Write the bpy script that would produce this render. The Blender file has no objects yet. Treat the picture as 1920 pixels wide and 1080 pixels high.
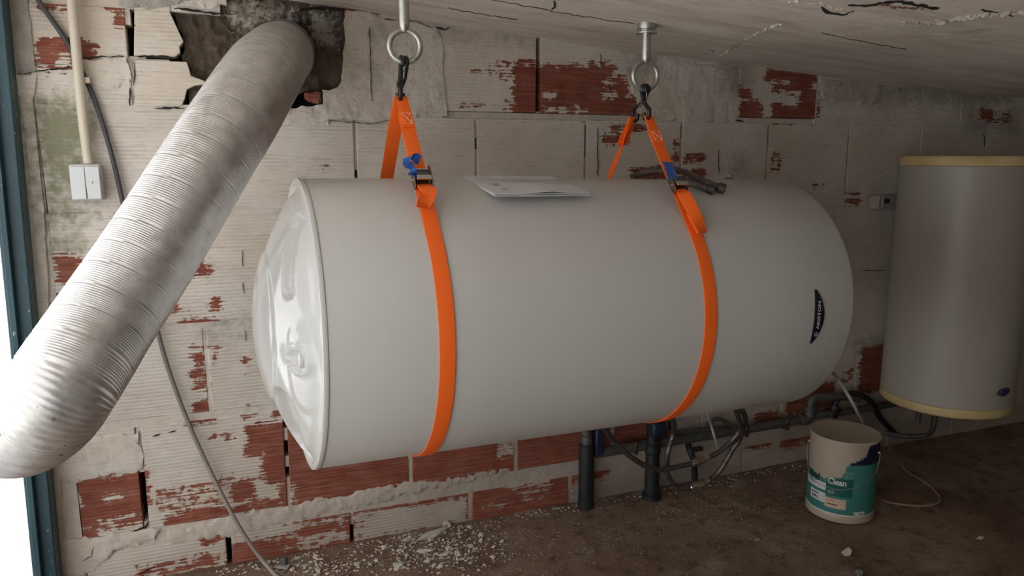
import bpy, bmesh, math, random
import numpy as np
from mathutils import Vector, Matrix, noise
random.seed(7)
PI = math.pi
SC = bpy.context.scene
COL = SC.collection

# ------------------------------------------------------------------ camera
CAMH = 1.08
FPX = 1400.0
def _axes(yaw, pitch):
    y, p = math.radians(yaw), math.radians(pitch)
    fw = Vector((math.sin(y)*math.cos(p), math.cos(y)*math.cos(p), -math.sin(p)))
    r = Vector((math.cos(y), -math.sin(y), 0)); u = r.cross(fw)
    return r, u, fw
RT, UP, FW = _axes(21, 10)
cam = bpy.data.objects.new('camera', bpy.data.cameras.new('camera'))
COL.objects.link(cam)
cam.data.sensor_width = 36; cam.data.lens = FPX/1920*36; cam.data.clip_start = .02
M = Matrix((RT, UP, -FW)).transposed().to_4x4(); M.translation = (0, 0, CAMH)
cam.matrix_world = M
SC.camera = cam

# ------------------------------------------------------------------ light and exposure
world = bpy.data.worlds.new('overcast_sky'); SC.world = world; world.use_nodes = True
bg = world.node_tree.nodes['Background']
bg.inputs[0].default_value = (0.975, 0.985, 1.0, 1); bg.inputs[1].default_value = 6.5
SC.view_settings.view_transform = 'Standard'; SC.view_settings.look = 'None'
SC.view_settings.gamma = 1; SC.view_settings.use_curve_mapping = False
SC.view_settings.exposure = -1.42
sn = bpy.data.lights.new('sun', 'SUN'); sn.energy = 24; sn.angle = math.radians(4); sn.color = (1, .985, .96)
so_ = bpy.data.objects.new('sun', sn); COL.objects.link(so_); so_.rotation_euler = (0, math.radians(28), math.radians(-12))   # high sun from over the roof, lights the yard
pl = bpy.data.lights.new('door_opening_portal', 'AREA'); pl.shape = 'RECTANGLE'; pl.size = 2.9; pl.size_y = 1.45
pl.cycles.is_portal = True
po = bpy.data.objects.new('door_opening_portal', pl); COL.objects.link(po)
po.location = (-.50, .55, .73); po.rotation_euler = (PI/2, 0, -PI/2)   # faces +X, into the room

# ------------------------------------------------------------------ geometry helpers
def ray(px, py): return FW + RT*((px-960)/FPX) - UP*((py-540)/FPX)
CAM = Vector((0, 0, CAMH))
def at(px, py, Y): d = ray(px, py); return CAM + d*(Y/d.y)            # point on the upright plane y = Y
def fl(px, py, z=0.0): d = ray(px, py); return CAM + d*((z-CAMH)/d.z)   # point on a level plane
def dep(px, py, dd): return CAM + ray(px, py)*dd                        # point at a depth
def proj(P): P = Vector(P)-CAM; d = P.dot(FW); return 960+FPX*P.dot(RT)/d, 540-FPX*P.dot(UP)/d

def mesh(name, verts, faces, mat=None, parent=None, smooth=False, loc=None):
    me = bpy.data.meshes.new(name); me.from_pydata([tuple(v) for v in verts], [], faces); me.update()
    bm = bmesh.new(); bm.from_mesh(me); bmesh.ops.recalc_face_normals(bm, faces=bm.faces); bm.to_mesh(me); bm.free()
    if smooth:
        for p in me.polygons: p.use_smooth = True
    return link(name, me, mat, parent)
def link(name, me, mat=None, parent=None):
    o = bpy.data.objects.new(name, me); COL.objects.link(o)
    if mat is not None:
        for m in (mat if isinstance(mat, (list, tuple)) else [mat]): me.materials.append(m)
    if parent is not None:
        o.parent = parent
        o.matrix_parent_inverse = parent.matrix_world.inverted()
    return o
def frombm(name, bm, mat, parent=None, smooth=False):
    me = bpy.data.meshes.new(name); bmesh.ops.recalc_face_normals(bm, faces=bm.faces); bm.to_mesh(me); bm.free()
    if smooth:
        for p in me.polygons: p.use_smooth = True
    return link(name, me, mat, parent)
def tag(o, label=None, cat=None, group=None, kind=None):
    if label: o['label'] = label
    if cat: o['category'] = cat
    if group: o['group'] = group
    if kind: o['kind'] = kind
    return o
def thing(name, label, cat, loc=(0, 0, 0), group=None):
    o = bpy.data.objects.new(name, None); COL.objects.link(o); o.empty_display_size = .05
    o.location = loc; o.matrix_world = Matrix.Translation(Vector(loc))
    return tag(o, label, cat, group)
def sharp(o, deg=35):
    me = o.data
    for p in me.polygons: p.use_smooth = True
    try: me.set_sharp_from_angle(angle=math.radians(deg))
    except Exception: pass
    return o
def bevel(o, w=.002, seg=2, ang=30):
    b = o.modifiers.new('bevel', 'BEVEL'); b.width = w; b.segments = seg; b.limit_method = 'ANGLE'; b.angle_limit = math.radians(ang)
    sharp(o, 50); return o

def catmull(pts, n=8):
    P = [Vector(p) for p in pts]; P = [P[0]*2-P[1]] + P + [P[-1]*2-P[-2]]
    out = []
    for i in range(1, len(P)-2):
        a, b, c, d = P[i-1], P[i], P[i+1], P[i+2]
        for k in range(n):
            t = k/n
            out.append(.5*((2*b)+(c-a)*t+(2*a-5*b+4*c-d)*t*t+(3*b-a-3*c+d)*t**3))
    out.append(P[-2].copy()); return out
def frames(path):
    T = []
    for i in range(len(path)):
        a = path[max(i-1, 0)]; b = path[min(i+1, len(path)-1)]; T.append((b-a).normalized())
    n = Vector((0, 0, 1)) if abs(T[0].z) < .9 else Vector((1, 0, 0))
    n = (n - T[0]*n.dot(T[0])).normalized(); out = []
    for t in T:
        n = (n - t*n.dot(t)).normalized(); out.append((t, n, t.cross(n)))
    return out
def tube_data(path, rad, seg=12, caps=True):
    fr = frames(path); V = []; F = []
    for i, (p, (t, n, b)) in enumerate(zip(path, fr)):
        r = rad(i) if callable(rad) else rad
        for k in range(seg):
            a = 2*PI*k/seg; V.append(p + n*(r*math.cos(a)) + b*(r*math.sin(a)))
    for i in range(len(path)-1):
        for k in range(seg):
            k2 = (k+1) % seg; F.append((i*seg+k, i*seg+k2, (i+1)*seg+k2, (i+1)*seg+k))
    if caps: F.append(tuple(range(seg))[::-1]); F.append(tuple((len(path)-1)*seg+k for k in range(seg)))
    return V, F
def tube(name, pts, rad, mat, parent=None, seg=12, n=8, caps=True, smooth=True):
    path = catmull(pts, n) if n > 1 else [Vector(p) for p in pts]
    V, F = tube_data(path, rad, seg, caps); o = mesh(name, V, F, mat, parent); sharp(o, 50); return o
def lathe(name, prof, mat, parent=None, M=None, seg=48, a0=0, a1=2*PI, ang=35):
    """prof: (radius, height) pairs, turned about local Z, placed with matrix M"""
    V = []; F = []; full = abs(a1-a0-2*PI) < 1e-6; ns = seg if full else seg+1
    for r, z in prof:
        for k in range(ns):
            a = a0+(a1-a0)*k/seg; v = Vector((r*math.cos(a), r*math.sin(a), z)); V.append(M @ v if M else v)
    for i in range(len(prof)-1):
        for k in range(seg):
            k2 = (k+1) % ns; F.append((i*ns+k, i*ns+k2, (i+1)*ns+k2, (i+1)*ns+k))
    if full:
        if prof[0][0] > 1e-5: F.append(tuple(range(ns)))
        if prof[-1][0] > 1e-5: F.append(tuple((len(prof)-1)*ns+k for k in range(ns)))
    o = mesh(name, V, F, mat, parent)
    bm = bmesh.new(); bm.from_mesh(o.data); bmesh.ops.remove_doubles(bm, verts=bm.verts, dist=1e-6)
    bmesh.ops.recalc_face_normals(bm, faces=bm.faces); bm.to_mesh(o.data); bm.free()
    sharp(o, ang); return o
def box(name, c, s, mat, parent=None, M=None, bev=0):
    V = []
    for x in (-1, 1):
        for y in (-1, 1):
            for z in (-1, 1):
                v = Vector((c[0]+x*s[0]/2, c[1]+y*s[1]/2, c[2]+z*s[2]/2)); V.append(M @ v if M else v)
    o = mesh(name, V, [(0, 1, 3, 2), (4, 6, 7, 5), (0, 4, 5, 1), (2, 3, 7, 6), (0, 2, 6, 4), (1, 5, 7, 3)], mat, parent)
    if bev: bevel(o, bev)
    return o
def ribbon(name, path, wdir, width, thick, mat, parent=None):
    """flat webbing: path points, a width direction and width per point"""
    n = len(path); V = []; F = []
    for i, p in enumerate(path):
        a = path[max(i-1, 0)]; b = path[min(i+1, n-1)]; t = (b-a).normalized()
        w = wdir(i) if callable(wdir) else wdir
        w = (w - t*w.dot(t)).normalized(); nn = t.cross(w).normalized()
        W = width(i) if callable(width) else width
        for s, q in ((-1, -1), (-.86, -1.25), (.86, -1.25), (1, -1), (1, 1), (.86, 1.25), (-.86, 1.25), (-1, 1)):
            V.append(p + w*(s*W/2) + nn*(q*thick/2.5))
    for i in range(n-1):
        for k in range(8):
            k2 = (k+1) % 8; F.append((i*8+k, i*8+k2, (i+1)*8+k2, (i+1)*8+k))
    F.append(tuple(range(8))); F.append(tuple((n-1)*8+k for k in range(8)))
    o = mesh(name, V, F, mat, parent); sharp(o, 40); return o

# ------------------------------------------------------------------ materials
class NT:
    def __init__(s, name):
        s.m = bpy.data.materials.new(name); s.m.use_nodes = True; s.t = s.m.node_tree
        s.b = s.t.nodes['Principled BSDF']; s.L = s.t.links
    def n(s, typ, **kw):
        nd = s.t.nodes.new(typ)
        for k, v in kw.items():
            if k.startswith('i_'):
                key = k[2:]; key = int(key) if key.isdigit() else key.replace('_', ' ')
                s.put(nd.inputs[key], v)
            else: setattr(nd, k, v)
        return nd
    def put(s, sock, v):
        if isinstance(v, bpy.types.NodeSocket): s.L.new(v, sock)
        elif isinstance(v, bpy.types.Node): s.L.new(v.outputs[0], sock)
        else: sock.default_value = v
    def math(s, op, a, b=0.0, clamp=False, c=None):
        nd = s.t.nodes.new('ShaderNodeMath'); nd.operation = op; nd.use_clamp = clamp
        s.put(nd.inputs[0], a); s.put(nd.inputs[1], b)
        if c is not None: s.put(nd.inputs[2], c)
        return nd.outputs[0]
    def vm(s, op, a, b=None):
        nd = s.t.nodes.new('ShaderNodeVectorMath'); nd.operation = op
        s.put(nd.inputs[0], a)
        if b is not None: s.put(nd.inputs[1], b)
        return nd.outputs['Value'] if op in ('LENGTH', 'DOT_PRODUCT') else nd.outputs[0]
    def noise(s, vec, scale, detail=4, rough=.55, dist=0):
        nd = s.n('ShaderNodeTexNoise'); s.put(nd.inputs['Vector'], vec)
        nd.inputs['Scale'].default_value = scale; nd.inputs['Detail'].default_value = detail
        nd.inputs['Roughness'].default_value = rough; nd.inputs['Distortion'].default_value = dist
        return nd.outputs[0]
    def ramp(s, v, lo, hi, a=0.0, b=1.0):
        nd = s.t.nodes.new('ShaderNodeMapRange'); nd.clamp = True
        s.put(nd.inputs[0], v); nd.inputs[1].default_value = lo; nd.inputs[2].default_value = hi
        nd.inputs[3].default_value = a; nd.inputs[4].default_value = b; return nd.outputs[0]
    def mix(s, f, a, b):
        nd = s.t.nodes.new('ShaderNodeMix'); nd.data_type = 'RGBA'
        s.put(nd.inputs[0], f)
        for sk, v in ((nd.inputs[6], a), (nd.inputs[7], b)):
            if isinstance(v, tuple) and len(v) == 3: v = (*v, 1)
            s.put(sk, v)
        return nd.outputs[2]
    def bump(s, h, strength=.5, dist=.002, prev=None):
        nd = s.t.nodes.new('ShaderNodeBump'); nd.inputs['Strength'].default_value = strength
        nd.inputs['Distance'].default_value = dist; s.put(nd.inputs['Height'], h)
        if prev is not None: s.put(nd.inputs['Normal'], prev)
        return nd.outputs[0]
    def out(s, col=None, rough=None, metal=None, normal=None, spec=None):
        if col is not None: s.put(s.b.inputs['Base Color'], (*col, 1) if isinstance(col, tuple) and len(col) == 3 else col)
        if rough is not None: s.put(s.b.inputs['Roughness'], rough)
        if metal is not None: s.put(s.b.inputs['Metallic'], metal)
        if normal is not None: s.put(s.b.inputs['Normal'], normal)
        if spec is not None: s.put(s.b.inputs['Specular IOR Level'], spec)
        return s.m
    def pos(s): return s.n('ShaderNodeNewGeometry').outputs['Position']
    def obj(s): return s.n('ShaderNodeTexCoord').outputs['Object']

def simple(name, col, rough=.5, metal=0, var=.12, scale=40, bump=0, bd=.0006, spec=None):
    t = NT(name); p = t.pos(); f = t.noise(p, scale, 5)
    c = t.mix(t.ramp(f, .3, .7), tuple(x*(1-var) for x in col), tuple(min(1, x*(1+var)) for x in col))
    nrm = t.bump(t.noise(p, scale*6, 3), bump, bd) if bump else None
    return t.out(c, t.ramp(f, .3, .7, rough*.88, min(1, rough*1.12)), metal, nrm, spec)

# node group: rounded-rectangle distance on the wall plane
def patch_group():
    g = bpy.data.node_groups.new('patch_distance', 'ShaderNodeTree')
    for nm, ty in (('P', 'NodeSocketVector'), ('C', 'NodeSocketVector'), ('H', 'NodeSocketVector'), ('S', 'NodeSocketFloat')):
        g.interface.new_socket(nm, in_out='INPUT', socket_type=ty)
    g.interface.new_socket('D', in_out='OUTPUT', socket_type='NodeSocketFloat')
    gi = g.nodes.new('NodeGroupInput'); go = g.nodes.new('NodeGroupOutput')
    def v(op, a, b=None):
        nd = g.nodes.new('ShaderNodeVectorMath'); nd.operation = op; g.links.new(a, nd.inputs[0])
        if b is not None:
            if isinstance(b, bpy.types.NodeSocket): g.links.new(b, nd.inputs[1])
            else: nd.inputs[1].default_value = b
        return nd.outputs['Value'] if op == 'LENGTH' else nd.outputs[0]
    d = v('SUBTRACT', v('ABSOLUTE', v('SUBTRACT', gi.outputs['P'], gi.outputs['C'])), gi.outputs['H'])
    L = v('LENGTH', v('MAXIMUM', d, (0, 0, 0)))
    m = g.nodes.new('ShaderNodeMath'); m.operation = 'SUBTRACT'; g.links.new(L, m.inputs[0]); g.links.new(gi.outputs['S'], m.inputs[1])
    g.links.new(m.outputs[0], go.inputs['D']); return g
PG = patch_group()
def boxpx(x0, y0, x1, y1, Y=2.0):
    a = at(x0, y0, Y); b = at(x1, y1, Y); c = at((x0+x1)/2, (y0+y1)/2, Y)
    return (c.x, c.z, abs(b.x-a.x)/2, abs(at((x0+x1)/2, y0, Y).z-at((x0+x1)/2, y1, Y).z)/2)
def minpatch(t, P, lst):
    cur = None
    for (cx, cz, hx, hz, s) in lst:
        k = min(hx, hz, .020)
        nd = t.t.nodes.new('ShaderNodeGroup'); nd.node_tree = PG
        t.put(nd.inputs['P'], P); nd.inputs['C'].default_value = (cx, 0, cz)
        nd.inputs['H'].default_value = (max(hx-k*.5, 0), 50, max(hz-k*.5, 0)); nd.inputs['S'].default_value = s
        cur = nd.outputs[0] if cur is None else t.math('MINIMUM', cur, nd.outputs[0])
    return cur

# (pixel box, strength): where the paint has come off the clay; strength sets how solid the bare patch is
RED = [((76, 78, 150, 124), .012), ((140, 80, 172, 104), .010), ((72, 0, 112, 14), .004), ((95, 2, 125, 12), .006), ((200, 12, 226, 18), .004), ((222, 34, 236, 40), .006),
       ((112, 486, 146, 526), .012), ((130, 524, 160, 542), .010), ((104, 556, 150, 598), .012),
       ((345, 503, 388, 509), .008), ((300, 579, 332, 583), .004), ((345, 600, 388, 608), .006), ((372, 585, 415, 604), -.003), ((400, 568, 410, 578), .006),
       ((335, 521, 350, 524), 0), ((360, 648, 386, 654), .002), ((356, 664, 388, 712), .0045), ((398, 650, 412, 676), .000), ((368, 722, 386, 726), .006), ((455, 667, 468, 700), -.001),
       ((362, 748, 394, 786), .007), ((350, 786, 396, 794), .004), ((458, 768, 480, 778), .008), ((518, 766, 532, 774), .008),
       ((134, 902, 272, 962), .016), ((150, 962, 262, 978), .012), ((240, 888, 266, 900), .012), ((150, 990, 185, 1012), .004), ((195, 985, 270, 996), -.001),
       ((462, 798, 534, 850), .010), ((495, 850, 534, 900), .012), ((440, 905, 474, 935), .012), ((420, 945, 535, 955), .006), ((310, 955, 440, 984), .008), ((285, 905, 420, 960), -.001), ((395, 812, 440, 822), .0005), ((400, 900, 440, 910), .002),
       ((545, 800, 768, 945), .030), ((772, 770, 966, 912), .030), ((970, 770, 1130, 890), .030),
       ((436, 1020, 560, 1075), .016), ((560, 985, 664, 1005), .010), ((560, 1015, 664, 1040), .006), ((640, 960, 662, 985), .002),
       ((672, 1006, 800, 1024), .008), ((800, 990, 870, 1000), .004), ((672, 965, 684, 1010), -.003),
       ((888, 895, 1062, 968), .018), ((250, 1045, 420, 1085), .001), ((380, 1005, 415, 1015), .004),
       ((966, 120, 1006, 212), .010), ((935, 140, 966, 150), -.001), ((940, 182, 968, 210), -.001), ((915, 115, 960, 125), -.003), ((880, 128, 950, 140), -.003), ((860, 190, 905, 202), -.002), ((985, 150, 1006, 212), .014),
       ((1018, 136, 1130, 212), .018), ((1130, 150, 1172, 212), .012), ((1018, 128, 1030, 214), .01), ((1108, 124, 1122, 131), .008), ((1132, 125, 1148, 132), .008), ((1170, 185, 1190, 214), .012),
       ((1262, 156, 1276, 180), .006), ((1240, 194, 1262, 208), .006),
       ((1440, 138, 1528, 148), .010), ((1452, 148, 1520, 172), .010), ((1500, 170, 1528, 222), .014), ((1390, 192, 1424, 222), .012), ((1452, 204, 1526, 223), .014), ((1386, 168, 1402, 180), .009),
       ((1150, 234, 1206, 245), .004), ((1132, 255, 1178, 268), .006), ((1284, 286, 1322, 307), .003), ((1264, 264, 1272, 305), .003), ((1446, 283, 1466, 324), .000), ((1185, 318, 1262, 336), .008), ((1298, 324, 1318, 336), .008),
       ((596, 304, 620, 324), -.0025), ((1590, 368, 1608, 375), .010), ((1522, 344, 1544, 358), -.001), ((1622, 655, 1668, 726), .016), ((1612, 690, 1625, 725), .004),
       ((1835, 208, 1895, 236), -.001), ((1840, 205, 1862, 225), .006), ((1625, 172, 1725, 182), -.002),
       ((1418, 776, 1462, 798), .010), ((1480, 724, 1560, 768), .012), ((1400, 818, 1444, 836), .010), ((1468, 812, 1518, 832), .012), ((1130, 795, 1250, 832), .020), ((1575, 690, 1600, 720), -.001),
       ((650, 14, 698, 28), .010), ((664, 112, 674, 122), .004), ((568, 172, 604, 194), .02), ((548, 196, 600, 202), .000), ((1478, 742, 1520, 760), .01)]
WHITE = [((196, 928, 226, 938), .004), ((134, 925, 152, 955), .003), ((190, 970, 250, 974), .002), ((540, 905, 560, 945), -.002),
         ((930, 800, 968, 860), .004), ((862, 890, 930, 900), .004), ((955, 905, 1008, 912), .006), ((975, 918, 1030, 924), .003), ((1010, 902, 1030, 910), .004), ((985, 934, 1015, 938), .001), ((905, 945, 960, 950), 0), ((920, 895, 936, 905), .006),
         ((560, 1000, 650, 1012), .006), ((530, 1020, 610, 1030), .003), ((505, 1005, 560, 1012), -.001),
         ((1134, 150, 1148, 158), .004), ((1132, 172, 1156, 184), .006), ((1018, 172, 1040, 182), .004), ((1050, 205, 1100, 212), .004), ((1020, 203, 1060, 206), .003),
         ((1446, 152, 1478, 157), .001), ((1420, 168, 1500, 195), .006), ((105, 108, 130, 128), .006)]
GREEN = [((80, 205, 152, 330), .045), ((86, 300, 150, 410), .035), ((95, 410, 150, 470), .012), ((150, 375, 200, 420), -.005), ((100, 200, 140, 215), .006)]
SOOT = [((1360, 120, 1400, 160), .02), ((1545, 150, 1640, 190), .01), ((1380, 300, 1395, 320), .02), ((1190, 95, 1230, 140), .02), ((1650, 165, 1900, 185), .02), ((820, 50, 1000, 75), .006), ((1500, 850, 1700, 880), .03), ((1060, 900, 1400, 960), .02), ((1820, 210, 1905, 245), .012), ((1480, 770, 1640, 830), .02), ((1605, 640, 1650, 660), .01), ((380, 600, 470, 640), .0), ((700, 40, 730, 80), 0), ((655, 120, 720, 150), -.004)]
def near(lst, bb, pad=.03):
    o = []
    for b, s in lst:
        if lst is RED: s = s*1.5+.001 if s > 0 else s
        cx, cz, hx, hz = boxpx(*b)
        if bb is None or (cx+hx > bb[0]-pad and cx-hx < bb[1]+pad and cz+hz > bb[2]-pad and cz-hz < bb[3]+pad): o.append((cx, cz, hx, hz, s))
    return o
def wall_mat(name, bb, kind='brick'):
    t = NT(name); P = t.pos()
    sx = t.vm('MULTIPLY', P, (14, 3, 190)); streak = t.noise(sx, 1.0, 3, .6)
    blot = t.noise(P, 46, 5, .65); big = t.noise(P, 5, 4, .6); fine = t.noise(P, 260, 3, .6)
    # painted surface
    base = t.mix(t.ramp(big, .35, .68), (.58, .52, .45), (.69, .645, .59))
    base = t.mix(t.ramp(t.noise(P, 11, 5, .7), .56, .74, 0, .38), base, (.46, .445, .42))
    base = t.mix(t.ramp(streak, .575, .68, 0, .48), base, (.36, .31, .265))
    base = t.mix(t.ramp(t.math('MULTIPLY', blot, fine), .36, .46, 0, .6), base, (.10, .085, .07))
    base = t.mix(t.ramp(t.noise(t.vm('MULTIPLY', P, (30, 3, 60)), 1, 6, .75), .55, .68, 0, .45), base, (.36, .32, .27))
    base = t.mix(t.ramp(t.noise(P, 120, 4, .8), .64, .70, 0, .55), base, (.22, .19, .16))
    base = t.mix(t.ramp(t.noise(P, 3.1, 4, .6), .50, .62, 0, .30), base, (.62, .50, .36))
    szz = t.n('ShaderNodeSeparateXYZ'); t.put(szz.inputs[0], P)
    low_brown = t.math('ADD', szz.outputs[2], t.math('MULTIPLY', t.math('SUBTRACT', t.noise(P, 7, 6, .7), .5), .55))
    low_brown = t.math('MULTIPLY', t.ramp(low_brown, .02, .42, .80, 0), t.ramp(szz.outputs[0], -.2, .7, .35, 1))
    base = t.mix(low_brown, base, (.30, .235, .175))  # paint gets browner towards the floor, more so to the right
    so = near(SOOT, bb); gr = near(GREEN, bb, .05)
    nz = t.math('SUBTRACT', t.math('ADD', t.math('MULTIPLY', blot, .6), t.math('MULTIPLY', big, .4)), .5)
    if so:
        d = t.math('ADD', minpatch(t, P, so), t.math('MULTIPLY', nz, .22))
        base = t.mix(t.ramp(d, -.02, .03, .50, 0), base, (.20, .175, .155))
    if gr:
        d = t.math('ADD', minpatch(t, P, gr), t.math('MULTIPLY', nz, .26))
        base = t.mix(t.ramp(d, -.04, .02, .85, 0), base, (.17, .175, .095))
    height = t.math('MULTIPLY', blot, .35)
    rough = .82
    if kind == 'brick':
        sep = t.n('ShaderNodeSeparateXYZ'); t.put(sep.inputs[0], P)
        rib = t.math('SINE', t.math('MULTIPLY', sep.outputs[2], 2*PI/.0092))
        dirt = t.math('MULTIPLY', t.ramp(rib, -.35, -.95), t.ramp(t.noise(t.vm('MULTIPLY', P, (7, 3, 22)), 1, 5, .7), .47, .62, 0, .5))
        dirt = t.math('MULTIPLY', dirt, t.ramp(sep.outputs[0], .2, .8, 1, .3))
        base = t.mix(dirt, base, (.27, .23, .19))
        red = near(RED, bb)
        peel = None
        if red:
            n1 = t.math('MULTIPLY', t.math('SUBTRACT', streak, .5), .066)
            n2 = t.math('MULTIPLY', t.math('SUBTRACT', blot, .5), .060)
            n3 = t.math('MULTIPLY', rib, .0016)
            wob = t.math('ADD', t.math('ADD', n1, n2), n3)
            d = t.math('ADD', minpatch(t, P, red), wob)
            peel = t.ramp(d, -.0010, .0004, 1, 0)
            wh = near(WHITE, bb)
            if wh:
                d2 = t.math('SUBTRACT', minpatch(t, P, wh), wob)
                peel = t.math('MULTIPLY', peel, t.ramp(d2, -.0008, .0006, 0, 1))
            clay = t.mix(t.ramp(t.noise(P, 16, 4), .35, .65), (.19, .050, .030), (.27, .082, .050))
            clay = t.mix(t.ramp(t.noise(t.vm('MULTIPLY', P, (9, 3, 130)), 1, 4), .46, .70, 0, .55), clay, (.33, .19, .14))
            clay = t.mix(t.ramp(fine, .58, .75, 0, .5), clay, (.12, .04, .025))
            base = t.mix(peel, base, clay)
            height = t.math('SUBTRACT', height, t.math('MULTIPLY', peel, .9))
        height = t.math('ADD', height, t.math('MULTIPLY', rib, t.ramp(sep.outputs[0], .3, .9, .33, .10)))
        height = t.math('ADD', height, t.math('MULTIPLY', streak, .6))
        nrm = t.bump(height, .75, .0016)
    else:
        base = t.mix(t.ramp(t.noise(P, 24, 5, .7), .52, .66, 0, .45), base, (.40, .37, .33))
        height = t.math('ADD', t.math('MULTIPLY', blot, 1.2), t.math('MULTIPLY', big, 1.0))
        nrm = t.bump(height, .9, .004)
    nrm = t.bump(fine, .35, .0006, nrm)
    return t.out(base, rough, 0, nrm, .25)

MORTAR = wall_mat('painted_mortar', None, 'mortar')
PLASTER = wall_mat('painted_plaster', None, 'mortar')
def gray_mortar():
    t = NT('raw_cement'); P = t.pos()
    a = t.noise(P, 14, 6, .65); b = t.noise(P, 60, 5, .7); f = t.noise(P, 300, 3)
    c = t.mix(t.ramp(a, .35, .65), (.34, .31, .275), (.50, .47, .43))
    c = t.mix(t.ramp(b, .55, .7, 0, .75), c, (.50, .46, .40))
    c = t.mix(t.ramp(f, .62, .75, 0, .6), c, (.09, .075, .06))
    return t.out(c, .95, 0, t.bump(t.math('ADD', b, t.math('MULTIPLY', f, .4)), 1, .006), .2)
RAW = gray_mortar()
def hole_mat():
    t = NT('bare_brown_cement'); P = t.pos()
    a = t.noise(P, 9, 6, .65, .4); b = t.noise(P, 55, 5, .7); f = t.noise(P, 260, 3)
    c = t.mix(t.ramp(a, .38, .62), (.055, .040, .032), (.15, .12, .088))
    w = minpatch(t, P, [(*boxpx(425, 0, 500, 48), .006), (*boxpx(588, 22, 628, 80), .012), (*boxpx(470, 10, 580, 40), -.004)])
    wn = t.math('MULTIPLY', t.math('SUBTRACT', t.noise(P, 70, 6, .75), .5), .16)
    c = t.mix(t.ramp(t.math('ADD', w, wn), -.006, .01, .75, 0), c, (.42, .39, .35))
    c = t.mix(t.ramp(f, .66, .78, 0, .6), c, (.36, .33, .29))
    return t.out(c, .95, 0, t.bump(t.math('ADD', b, t.math('MULTIPLY', f, .5)), 1, .006), .2)
HOLE = hole_mat()
DARKGAP = simple('dark_cavity', (.012, .010, .009), .95, var=.3)

def ceil_mat():
    t = NT('old_painted_ceiling'); P = t.pos()
    big = t.noise(t.vm('MULTIPLY', P, (1.2, 4, 1)), 2.2, 5, .6, .4); b = t.noise(P, 30, 5, .6); f = t.noise(P, 220, 3)
    st = t.noise(t.vm('MULTIPLY', P, (2.0, 8, 1)), 2.0, 5, .65, .6)
    c = t.mix(t.ramp(big, .35, .65), (.68, .61, .545), (.80, .74, .67))
    c = t.mix(t.ramp(st, .50, .72, 0, .55), c, (.42, .34, .28))
    c = t.mix(t.ramp(t.noise(P, 4, 5, .7), .60, .74, 0, .5), c, (.25, .19, .13))
    c = t.mix(t.ramp(t.math('MULTIPLY', b, f), .37, .45, 0, .7), c, (.10, .08, .07))
    return t.out(c, .9, 0, t.bump(t.math('ADD', b, t.math('MULTIPLY', st, .8)), .6, .003), .2)
CEIL = ceil_mat()
def floor_mat():
    t = NT('dirty_earth_floor'); P = t.pos()
    a = t.noise(P, 2.6, 6, .66, .6); b = t.noise(P, 19, 6, .75); f = t.noise(P, 160, 4, .7); g = t.noise(P, 420, 2)
    c = t.mix(t.ramp(a, .34, .66), (.16, .095, .062), (.34, .24, .165))
    c = t.mix(t.ramp(b, .50, .66, 0, .75), c, (.075, .046, .032))
    c = t.mix(t.ramp(t.noise(P, 6.3, 5), .56, .70, 0, .6), c, (.42, .34, .26))
    c = t.mix(t.ramp(f, .60, .72, 0, .5), c, (.045, .028, .02))
    c = t.mix(t.ramp(g, .70, .76, 0, .7), c, (.52, .46, .38))
    r = t.ramp(a, .3, .7, .55, .9)
    return t.out(c, r, 0, t.bump(t.math('ADD', t.math('MULTIPLY', b, 2), f), .9, .006), .3)
FLOOR = floor_mat()
TEAL = NT('teal_painted_steel'); _p = TEAL.pos()
_c = TEAL.mix(TEAL.ramp(TEAL.noise(_p, 7, 4), .3, .7), (.008, .040, .054), (.013, .062, .080))
_c = TEAL.mix(TEAL.ramp(TEAL.noise(TEAL.vm('MULTIPLY', _p, (110, 110, 28)), 1, 4, .7), .66, .70, 0, .85), _c, (.55, .60, .60))
TEAL = TEAL.out(_c, .42, 0, TEAL.bump(TEAL.noise(_p, 130, 3), .2, .001))
OUTG = simple('pale_concrete_yard', (.62, .62, .60), .9, var=.08, scale=6, bump=.4, bd=.003)
TANKM = NT('white_enamel_casing'); _p = TANKM.pos()
_c = TANKM.mix(TANKM.ramp(TANKM.noise(_p, 60, 6, .75), .70, .76, 0, .28), (.53, .52, .495), (.29, .25, .22))
TANKM = TANKM.out(_c, TANKM.ramp(TANKM.noise(_p, 5, 3), .3, .7, .30, .40), 0, None, .5)
CAPM = simple('glossy_white_plastic', (.57, .565, .55), .10, var=.02, scale=8)
LIPM = simple('cream_seam', (.60, .57, .52), .35, var=.04)
ORANGE = NT('orange_webbing'); _p = ORANGE.pos()
_w = ORANGE.noise(ORANGE.vm('MULTIPLY', _p, (900, 300, 900)), 1, 2)
ORANGE = ORANGE.out(ORANGE.mix(ORANGE.ramp(_w, .35, .65), (.95, .110, .010), (1.0, .195, .020)), .62, 0, ORANGE.bump(_w, .5, .0005), .35)
STITCH = simple('pale_stitching', (.95, .62, .42), .8, var=.1)
BLUE = simple('blue_tape', (.020, .105, .40), .5, var=.2, scale=60, bump=.3)
BLACKP = simple('black_rubber_coating', (.010, .010, .012), .42, var=.2, scale=80, bump=.2)
ZINC = NT('galvanised_steel'); _p = ZINC.pos()
_f = ZINC.noise(_p, 90, 5, .7)
ZINC = ZINC.out(ZINC.mix(ZINC.ramp(_f, .3, .7), (.36, .36, .33), (.55, .55, .52)), ZINC.ramp(_f, .3, .7, .30, .50), .85, ZINC.bump(_f, .3, .0008))
CHROME = simple('bright_steel', (.70, .70, .70), .20, 1, var=.06)
WIRE = simple('steel_wire', (.62, .62, .62), .3, 1, var=.06)
RUST = simple('browned_steel', (.20, .115, .075), .40, .8, var=.35, scale=90)
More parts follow.
